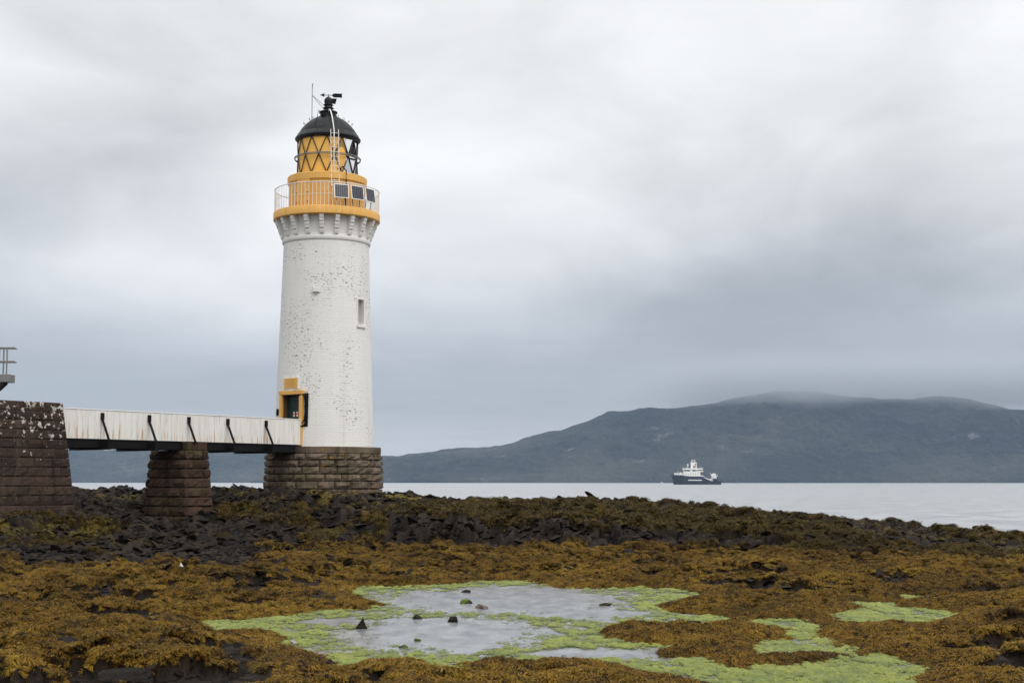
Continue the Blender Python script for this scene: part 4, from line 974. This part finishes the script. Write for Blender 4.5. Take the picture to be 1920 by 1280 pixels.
# ------------------------------------------------------------------ walkway, pier, abutment
U3 = np.array((UX, UY, 0.)); N3 = np.array((NX, NY, 0.)); O3 = np.array((TX, TY, 0.))
wk = tag(empty('walkway', tuple(wpt(9, 0, 4.2))), 'white boarded footbridge on black girders leading to the lighthouse door', 'walkway')
def WP(mb, name, mat, parent=None, bevel=0):
    o = mb.build(name, mat, None, False, bevel)
    if parent is None: o.parent = wk; o.matrix_parent_inverse = Matrix.Translation(-Vector(wk.location))
    else: o.parent = parent
    return o
def wbox(mb, t0, t1, o0, o1, z0, z1): mb.frame_box(O3, -U3, N3, UPV, t0, t1, o0, o1, z0, z1)
HW = .72
mb = MB(); wbox(mb, 2.2, 17.0, -HW + .02, HW - .02, 4.44, 4.50); WP(mb, 'deck', M['darkmetal'])
for sgn in (1, -1):
    mb = MB(); a, b = sorted((sgn * (HW - .06), sgn * (HW + .02)))
    wbox(mb, 2.57, 17.0, a, b, 4.20, 4.50); c, d = sorted((sgn * (HW - .10), sgn * (HW + .065)))
    wbox(mb, 2.57, 17.0, c, d, 4.165, 4.20); wbox(mb, 2.57, 17.0, c, d, 4.50, 4.525); WP(mb, 'girder', M['darkmetal'])
    a, b = sorted((sgn * HW, sgn * (HW + .03)))
    cap = None
    mb = MB(); c, d = sorted((sgn * (HW - .03), sgn * (HW + .05))); wbox(mb, 2.19, 17.0, c, d, 5.685, 5.725); WP(mb, 'handrail', M['white_metal'], None, .008)
    t = 2.19; R = random.Random(12 + sgn); bm_ = None
    while t < 16.9:
        wd = .30
        if bm_ is None:
            mb = MB(); wbox(mb, 0, wd - .007, a, b, 4.526, 5.684); bm_ = WP(mb, 'board', M['boards'], None, .004); o = bm_
        else: o = bm_.copy(); C.objects.link(o)
        jit = R.uniform(-.004, .004)
        o.location = Vector(-U3 * t + N3 * jit); t += wd
for t in (13.56, 11.19, 9.07, 6.86, 4.56):
    if t != 9.07:
        mb = MB(); wbox(mb, t - .07, t + .07, -1.25, 1.32, 4.09, 4.163); wbox(mb, t - .07, t + .07, -1.25, -HW - .07, 4.163, 4.45); wbox(mb, t - .07, t + .07, HW + .068, 1.30, 4.163, 4.45)
        WP(mb, 'cross_beam', M['darkmetal'])
    for sgn in (1, -1):
        mb = MB()
        p1 = wpt(t, sgn * (HW + .07), 5.56); p2 = wpt(t, sgn * (HW + .07), 5.33); p3 = wpt(t, sgn * 1.26, 4.47)
        mb.tube([p2, p3], .05, 6); wbox(mb, t - .065, t + .065, *sorted((sgn * (HW + .031), sgn * (HW + .12))), 5.30, 5.58); a, b = sorted((sgn * 1.15, sgn * 1.36)); wbox(mb, t - .05, t + .05, a, b, 4.452, 4.50); WP(mb, 'strut', M['darkmetal'])

def masonry(name, label, t0, t1, ow, zt, zb, batter, courses, mat, bulge, stone_len, faces, seed, cap=False):
    R = random.Random(seed)
    root = tag(empty(name, tuple(wpt((t0 + t1) / 2, 0, zb))), label, 'pier' if 'pier' in name else 'abutment')
    inv = Matrix.Translation(-Vector(root.location))
    def corner(st, so, z):
        k = batter * (zt - z) / (zt - zb)
        return wpt((t1 + k) if st > 0 else (t0 - k), so * (ow + k), z)
    mb = MB(); ins = .07
    lo = [corner(st, so, zb) for st, so in ((-1, -1), (1, -1), (1, 1), (-1, 1))]; hi = [corner(st, so, zt) for st, so in ((-1, -1), (1, -1), (1, 1), (-1, 1))]
    cl = sum(lo) / 4; ch = sum(hi) / 4
    shr = lambda p, c: c + (p - c) * (1 - ins / max(.3, np.linalg.norm((p - c)[:2]) * .7))
    v = [shr(p, cl) for p in lo] + [shr(p, ch) - UPV * .02 for p in hi]
    mb.add(v, [(0, 3, 2, 1), (4, 5, 6, 7), (0, 1, 5, 4), (1, 2, 6, 5), (2, 3, 7, 6), (3, 0, 4, 7)])
    core = mb.build('core', M['mortar'], root); core.matrix_parent_inverse = inv
    zs = np.linspace(zb, zt, courses + 1)
    for c in range(courses):
        z0, z1 = zs[c] + .010, zs[c + 1] - .010
        for (A_, B_, nrm) in faces:
            a0, b0, a1, b1 = corner(*A_, z0), corner(*B_, z0), corner(*A_, z1), corner(*B_, z1)
            L = np.linalg.norm(b0 - a0); n = max(1, round(L / stone_len)); cuts = [0.] + [(k + R.uniform(-.2, .2) + (.25 if c % 2 else -.25) * (n > 1)) / n for k in range(1, n)] + [1.]
            for k in range(n):
                s0, s1 = cuts[k] + .004 / L, cuts[k + 1] - .004 / L
                Pf = lambda u, q: (a0 + (b0 - a0) * (s0 + (s1 - s0) * u)) * (1 - q) + (a1 + (b1 - a1) * (s0 + (s1 - s0) * u)) * q
                bl = bulge * R.uniform(.7, 1.3) if not (cap and c == courses - 1) else .012
                v, f = stone_patch(Pf, lambda u, q: nrm, bl, R, 6, 5, .16, .45)
                m2 = MB(); m2.add(v, f); o = m2.build('stone' if not (cap and c == courses - 1) else 'capstone', mat, root); o.matrix_parent_inverse = inv
    return root
F_near = ((1, 1), (-1, 1), N3); F_west = ((1, -1), (1, 1), -U3); F_east = ((-1, 1), (-1, -1), U3); F_far = ((-1, -1), (1, -1), -N3)
masonry('bridge_pier', 'brown stone pier under the middle of the white footbridge', 8.35, 9.45, 1.2, 4.155, .95, .25, 8, M['stone_pier'], .062, .62, (F_near, F_west, F_east, F_far), 21)
masonry('bridge_abutment', 'lichen spotted stone abutment at the left end of the footbridge', 15.83, 21.5, 1.3, 5.87, 1.20, .46, 13, M['stone_abut'], .026, .72, (F_near, F_west, F_east), 31, True)
# the pier's upstand course beside the girder
pr = bpy.data.objects['bridge_pier']; R = random.Random(9)
for (t0, t1) in ((8.90, 9.45), (8.36, 8.89)):
    mb = MB(); wbox(mb, t0, t1, .84, 1.19, 4.16, 4.52); o = mb.build('capstone', M['stone_pier'], None, False, .03); o.parent = pr; o.matrix_parent_inverse = Matrix.Translation(-Vector(pr.location))

# ------------------------------------------------------------------ steel platform on the abutment
pf = tag(empty('steel_platform', (-20.6, 55.2, 5.87)), 'grey steel viewing platform with handrails above the stone abutment', 'platform')
def PP(mb, name, mat, bevel=0):
    o = mb.build(name, mat, None, False, bevel); o.parent = pf; o.matrix_parent_inverse = Matrix.Translation(-Vector(pf.location)); return o
mb = MB(); mb.box(-22.6, -19.33, 54.6, 55.2, 6.62, 6.92); PP(mb, 'deck_frame', M['galv'], .01)
for y in (54.66, 55.14):
    for zz in (7.42, 7.95):
        mb = MB(); mb.tube([(-22.6, y, zz), (-19.17 - .10 * (y > 55), y, zz)], .028, 6); PP(mb, 'handrail', M['galv'])
    for x in (-22.2, -20.95, -19.78, -19.48):
        if y > 55 and x == -19.48: continue
        mb = MB(); mb.tube([(x, y, 6.66), (x, y, 7.95)], .030, 6); PP(mb, 'post', M['galv'])
for y in (54.72, 55.08):
    mb = MB(); mb.tube([(-19.6, y, 6.62), (-20.35, y, 5.90)], .07, 4); PP(mb, 'brace', M['galvdark'])
    mb = MB(); mb.box(-20.45, -20.25, y - .08, y + .08, 5.80, 6.62); PP(mb, 'leg', M['galvdark'])
    mb = MB(); mb.box(-22.3, -22.1, y - .08, y + .08, 5.80, 6.62); PP(mb, 'leg', M['galvdark'])

# ------------------------------------------------------------------ boulders one can pick out
def boulder(name, label, x, y, wdt, hgt, mat, seed, z=None, dy=None, group=None):
    m = rock_mesh(seed, 4 if wdt > .4 else 3, 1., name, 16 if wdt > .4 else 11); m.materials.append(mat); o = link(bpy.data.objects.new(name, m))
    if 'pointed' in label:
        for v in m.vertices:
            k = min(1., max(.06, .62 - .95 * v.co.z)); v.co = (v.co.x * 1.25 * k, v.co.y * 1.25 * k, v.co.z * 1.5 if v.co.z > 0 else v.co.z)
    o.scale = (wdt * .60, (dy or wdt * .8) * .60, hgt * .80); o.rotation_euler = (0, 0, seed * 1.3)
    o.rotation_euler = (0, 0, 0)
    o.location = (x, y, (ground_z(x, y) if z is None else z) + hgt * .18); return tag(o, label, 'rock', group)
def rockmat(name, a, b_, moss=None):
    m, t, b = material(name, .8, 0, .06); p = pos(t); n = t.noise(p, 5, 5, .65); f = t.noise(p, 26, 4, .65)
    c = t.mix(n, (*a, 1), (*b_, 1)); c = t.mix(t.step(f, .55, .7, 0, .6), c, [x * .4 for x in a] + [1])
    if moss:
        up = t.node('ShaderNodeSeparateXYZ', {0: t.node('ShaderNodeNewGeometry').outputs['Normal']}).outputs[2]
        c = t.mix(t.step(t.math('ADD', t.math('MULTIPLY', up, .6), n), moss, moss + .25), c, t.mix(f, (.05, .09, .012, 1), (.13, .19, .035, 1)))
    t.put(b.inputs['Base Color'], c); t.put(b.inputs['Normal'], t.bump(t.math('ADD', n, t.math('MULTIPLY', f, .4)), 1., .08)); return m
M['rk_dark'] = rockmat('dark_wet_rock', (.007, .006, .0055), (.036, .030, .027)); M['rk_moss'] = rockmat('mossy_rock', (.03, .03, .02), (.08, .07, .05), .55)
M['rk_half'] = rockmat('part_mossy_rock', (.02, .02, .017), (.06, .055, .045), .95); M['rk_pink'] = rockmat('pinkish_rock', (.12, .085, .075), (.27, .21, .19))
M['rk_white'] = rockmat('pale_quartz', (.55, .53, .48), (.74, .72, .68)); M['rk_grey'] = rockmat('grey_pebble', (.20, .19, .18), (.42, .40, .38))
boulder('rock', 'pointed dark triangular rock standing in the tide pool water', -2.86, 27.69, .30, .24, M['rk_dark'], 3, -.02)
boulder('rock', 'largest moss covered green rock in the far part of the tide pool', -1.05, 33.4, .44, .20, M['rk_moss'], 5, -.02)
boulder('rock', 'pinkish rough rock just right of the green mossy rock', -.66, 32.2, .32, .17, M['rk_pink'], 8, -.02)
boulder('rock', 'low dark rock at the far edge of the open water', -1.16, 36.7, .42, .12, M['rk_dark'], 11, -.02)
boulder('rock', 'dark rock with green weed on the pool middle strip, left one', -1.94, 29.61, .24, .18, M['rk_half'], 14, -.02)
boulder('rock', 'dark hump rock on the green strip between the two waters', -1.18, 29.05, .27, .15, M['rk_dark'], 17, -.01)
boulder('rock', 'small round green rock in the near water', -1.65, 25.58, .15, .10, M['rk_moss'], 20, -.01)
boulder('rock', 'flat weedy dark rock nearest in the tide pool water', -1.85, 24.52, .24, .09, M['rk_half'], 23, -.01)
boulder('rock', 'dark green topped rock alone at the right of the pool', 2.16, 32.77, .32, .13, M['rk_half'], 26, 0.0)
boulder('rock', 'flat grey brown rock beside the pointed dark rock', -3.20, 27.75, .36, .10, M['rk_grey'], 29, -.05)
boulder('pebble', 'pale grey pebble on the left shore of the tide pool', -3.78, 25.0, .20, .10, M['rk_grey'], 32, .02)
boulder('stone', 'bright white stone lying alone on the golden seaweed', -8.88, 38.6, .17, .14, M['rk_white'], 35)
boulder('boulder', 'large dark boulder on bare rock in front of the bridge pier', -11.0, 51.7, 1.1, .55, M['rk_dark'], 38)
boulder('boulder', 'dark boulder sunk in seaweed near the left edge', -9.06, 31.1, .46, .24, M['rk_dark'], 41)
boulder('boulder', 'dark rock with a pale chip beside it, left of the pool tip', -6.50, 25.1, .34, .20, M['rk_dark'], 44)
boulder('boulder', 'dark boulder on golden seaweed below the lighthouse cliff', -6.2, 52.0, .50, .32, M['rk_dark'], 47)
boulder('boulder', 'wide dark boulder at the foot of the cliff, mid picture', 4.0, 49.2, 1.1, .38, M['rk_dark'], 53)
boulder('boulder', 'dark boulder half buried in golden weed behind the pool', -3.1, 45.1, .55, .30, M['rk_dark'], 56)
boulder('boulder', 'broad dark slab at the bottom left corner', -5.3, 19.9, .95, .26, M['rk_dark'], 59)
boulder('boulder', 'dark slab with weed round it above the bottom left corner', -6.9, 22.2, .85, .24, M['rk_dark'], 62)
boulder('boulder', 'dark wet rock in seaweed near the bottom, below the pool tip', -2.6, 20.5, .40, .20, M['rk_dark'], 65)

# ------------------------------------------------------------------ ship and small boat
SX, SY = 211.6, 1900.
sh = tag(empty('ship', (SX + 33, SY, SEA)), 'navy blue hulled service ship with white superstructure anchored offshore', 'ship')
def SP(mb, name, mat, parent=None, smooth=False):
    o = mb.build(name, mat, None, smooth)
    if parent is None: o.parent = sh; o.matrix_parent_inverse = Matrix.Translation(-Vector(sh.location))
    else: o.parent = parent
    return o
def sbox(mb, s0, s1, w_, z0, z1, y0=None): mb.box(SX + s0, SX + s1, SY - w_ if y0 is None else y0[0], SY + w_ if y0 is None else y0[1], SEA + z0, SEA + z1)
def hull():
    st = [0, 2, 4, 8, 14, 20, 26, 40, 42, 46, 52, 55, 60, 62, 65.7]; top = [13.2, 13.1, 12.9, 12.6, 12.1, 11.4, 10.9, 10.9, 9.6, 7.6, 4.6, 4.4, 4.4, 4.8, 4.8]
    half = [.3, 2.2, 4, 6, 7.2, 7.5, 7.5, 7.5, 7.5, 7.5, 7.5, 7.5, 7.4, 7.2, 6.8]; mb = MB(); v = []; f = []
    for s_, t_, h_ in zip(st, top, half):
        k = max(0, 1 - s_ / 14.); low = s_ + 3.7 * (1 - min(1, s_ / 9.)) ; lh_ = h_ * (1 - .75 * k) if s_ < 14 else h_ * .94
        for q in (-1, 1): v += [(SX + low, SY + q * lh_ * .6, SEA - 2.5), (SX + low, SY + q * lh_, SEA + 0.2), (SX + (low + s_) / 2, SY + q * (lh_ + h_) / 2, SEA + t_ * .55), (SX + s_, SY + q * h_, SEA + t_)]
    n = len(st)
    for i in range(n - 1):
        a, b = i * 8, (i + 1) * 8
        for k in range(3): f += [(a + k, b + k, b + k + 1, a + k + 1), (a + 4 + k, a + 5 + k, b + 5 + k, b + 4 + k)]
        f += [(a + 3, b + 3, b + 7, a + 7), (a, a + 4, b + 4, b)]
    f += [(0, 1, 2, 3, 7, 6, 5, 4), tuple((n - 1) * 8 + k for k in (0, 4, 5, 6, 7, 3, 2, 1))]
    mb.add(v, f); return SP(mb, 'hull', M['navy'])
hu = hull()
mb = MB(); sbox(mb, 21.9, 39.8, 0, 5.3, 6.5, (SY - 7.72, SY - 7.4)); SP(mb, 'hull_stripe', M['ship_white'], hu)
mb = MB(); sbox(mb, 55, 61.5, 6.5, 4.4, 8.0); SP(mb, 'stern_housing', M['navy'])
mb = MB(); sbox(mb, 4.5, 9.5, 3.2, 12.8, 15.4); SP(mb, 'forecastle_housing', M['ship_white'])
mb = MB(); sbox(mb, 9.5, 17, 4.5, 12.5, 14.6); sbox(mb, 11.5, 14, 3.5, 14.6, 16.2); SP(mb, 'winch_house', M['ship_white'])
mb = MB(); sbox(mb, 16.5, 38, 6.8, 11, 17.2); dh = SP(mb, 'deckhouse', M['ship_white'])
mb = MB(); sbox(mb, 23, 42, 7.3, 10.9, 12.2); SP(mb, 'boat_deck', M['ship_white'])
for s_ in (19, 22, 25, 28.3, 31.5, 34.5):
    mb = MB(); sbox(mb, s_, s_ + .9, 0, 13.6, 14.6, (SY - 6.9, SY - 6.7)); SP(mb, 'window', M['ship_dark'], dh)
mb = MB(); sbox(mb, 17, 24.5, 6.3, 17.2, 19.6); sbox(mb, 24.5, 36, 5.6, 17.2, 19.8); br_ = SP(mb, 'bridge', M['ship_white'])
for s_, e_ in ((17.2, 20.0), (20.3, 24.2), (28, 32), (33.5, 35.8)):
    mb = MB(); sbox(mb, s_, e_, 0, 17.6, 19.3, (SY - 6.45, SY - 6.2) if s_ < 25 else (SY - 5.75, SY - 5.5)); SP(mb, 'window', M['ship_dark'], br_)
mb = MB(); sbox(mb, 34, 42, 6.8, 16.8, 18.3); SP(mb, 'upper_deck', M['ship_white'])
mb = MB(); sbox(mb, 15.5, 41.5, 6.9, 19.8, 21.6); SP(mb, 'bridge_roof', M['ship_white'])
for s_ in (15.8, 20, 37.5, 40.5):
    mb = MB(); sbox(mb, s_, s_ + .25, 0, 21.6, 24.2, (SY - 6.5, SY - 6.2)); SP(mb, 'aerial', M['ship_white'])
mb = MB(); mb.tube([(SX + 22.3, SY, SEA + 21.6), (SX + 22.3, SY, SEA + 25)], .3, 8); mb.lathe([(.02, SEA + 24.8), (.9, SEA + 25.2), (1.15, SEA + 26.1), (.8, SEA + 27), (.02, SEA + 27.3)], SX + 22.3, SY, 12); SP(mb, 'radome', M['ship_white'], None, True)
mb = MB(); sbox(mb, 26.5, 29, 2.2, 21.6, 28.5); sbox(mb, 31.5, 34, 2.4, 21.6, 26); sbox(mb, 29, 31.5, 2.2, 25.5, 28.0); sbox(mb, 26, 33.5, 2.4, 28, 29.5); SP(mb, 'mast_housing', M['ship_white'])
mb = MB(); sbox(mb, 29, 31.5, 2.0, 21.6, 25.5); sbox(mb, 31.2, 33, 2.6, 22.5, 25.2); SP(mb, 'funnel', M['ship_tan'])
mb = MB()
for a, b, c, d in ((27.5, 28.1, 29.5, 33), (31.6, 32.2, 29.5, 33), (27.2, 32.4, 31, 31.5), (28.1, 31.6, 32.6, 33), (33.8, 34.3, 26, 29.6)): sbox(mb, a, b, .5, c, d)
SP(mb, 'mast', M['ship_white'])
mb = MB(); sbox(mb, 29, 31, .4, 31.5, 32.6); SP(mb, 'radar', M['ship_dark'])
mb = MB(); mb.tube([(SX + 9, SY, SEA + 14), (SX + 9, SY, SEA + 19)], .2, 6); SP(mb, 'foremast', M['ship_white'])
mb = MB(); mb.tube([(SX + 40, SY - 6, SEA + 9.8), (SX + 44, SY - 6, SEA + 8.8), (SX + 50, SY - 5, SEA + 6.4), (SX + 53, SY - 5, SEA + 6)], .7, 6); SP(mb, 'crane_boom', M['ship_white'])
mb = MB(); sbox(mb, 51.5, 55, 2.5, 4.4, 7.8); sbox(mb, 53.8, 55, 1.2, 7.8, 13); sbox(mb, 55.5, 60.5, 2, 8, 9.4); SP(mb, 'crane_pedestal', M['ship_white'])
mb = MB(); mb.lathe([(.6, -2), (2.9, -2), (2.9, -1.6), (1.6, -1.5), (1.6, 1.5), (2.9, 1.6), (2.9, 2), (.6, 2)], 0, 0, 18)
mb.v = [(SX + 56.8 + x, SY + z, SEA + 12.2 + y) for x, y, z in mb.v]; SP(mb, 'cable_reel', M['ship_white'])
mb = MB(); mb.tube([(SX + 52, SY - 2, SEA + 15.2), (SX + 53, SY - 2, SEA + 12), (SX + 56, SY - 2, SEA + 10)], .5, 6); mb.tube([(SX + 61, SY - 2, SEA + 14), (SX + 61.2, SY - 2, SEA + 11.5), (SX + 58, SY - 2, SEA + 9)], .5, 6); SP(mb, 'crane_arm', M['ship_white'])
bt = tag(empty('motor_boat', (330, 3150, SEA)), 'tiny white motor boat far off to the left of the ship', 'boat')
mb = MB(); mb.add([(325, 3150, SEA + 1.6), (327, 3148.4, SEA + 1.4), (334, 3148.4, SEA + 1.3), (334, 3151.6, SEA + 1.3), (327, 3151.6, SEA + 1.4), (326.5, 3150, SEA - .3), (328, 3149, SEA - .3), (333.6, 3149, SEA - .3), (333.6, 3151, SEA - .3), (328, 3151, SEA - .3)],
  [(0, 1, 2, 3, 4), (5, 9, 8, 7, 6), (0, 5, 6, 1), (1, 6, 7, 2), (2, 7, 8, 3), (3, 8, 9, 4), (4, 9, 5, 0)])
o = mb.build('hull', M['ship_white'], None); o.parent = bt; o.matrix_parent_inverse = Matrix.Translation(-Vector(bt.location))
mb = MB(); mb.box(328.5, 331.8, 3149, 3151, SEA + 1.2, SEA + 3.1); o = mb.build('cabin', M['ship_white'], None); o.parent = bt; o.matrix_parent_inverse = Matrix.Translation(-Vector(bt.location))
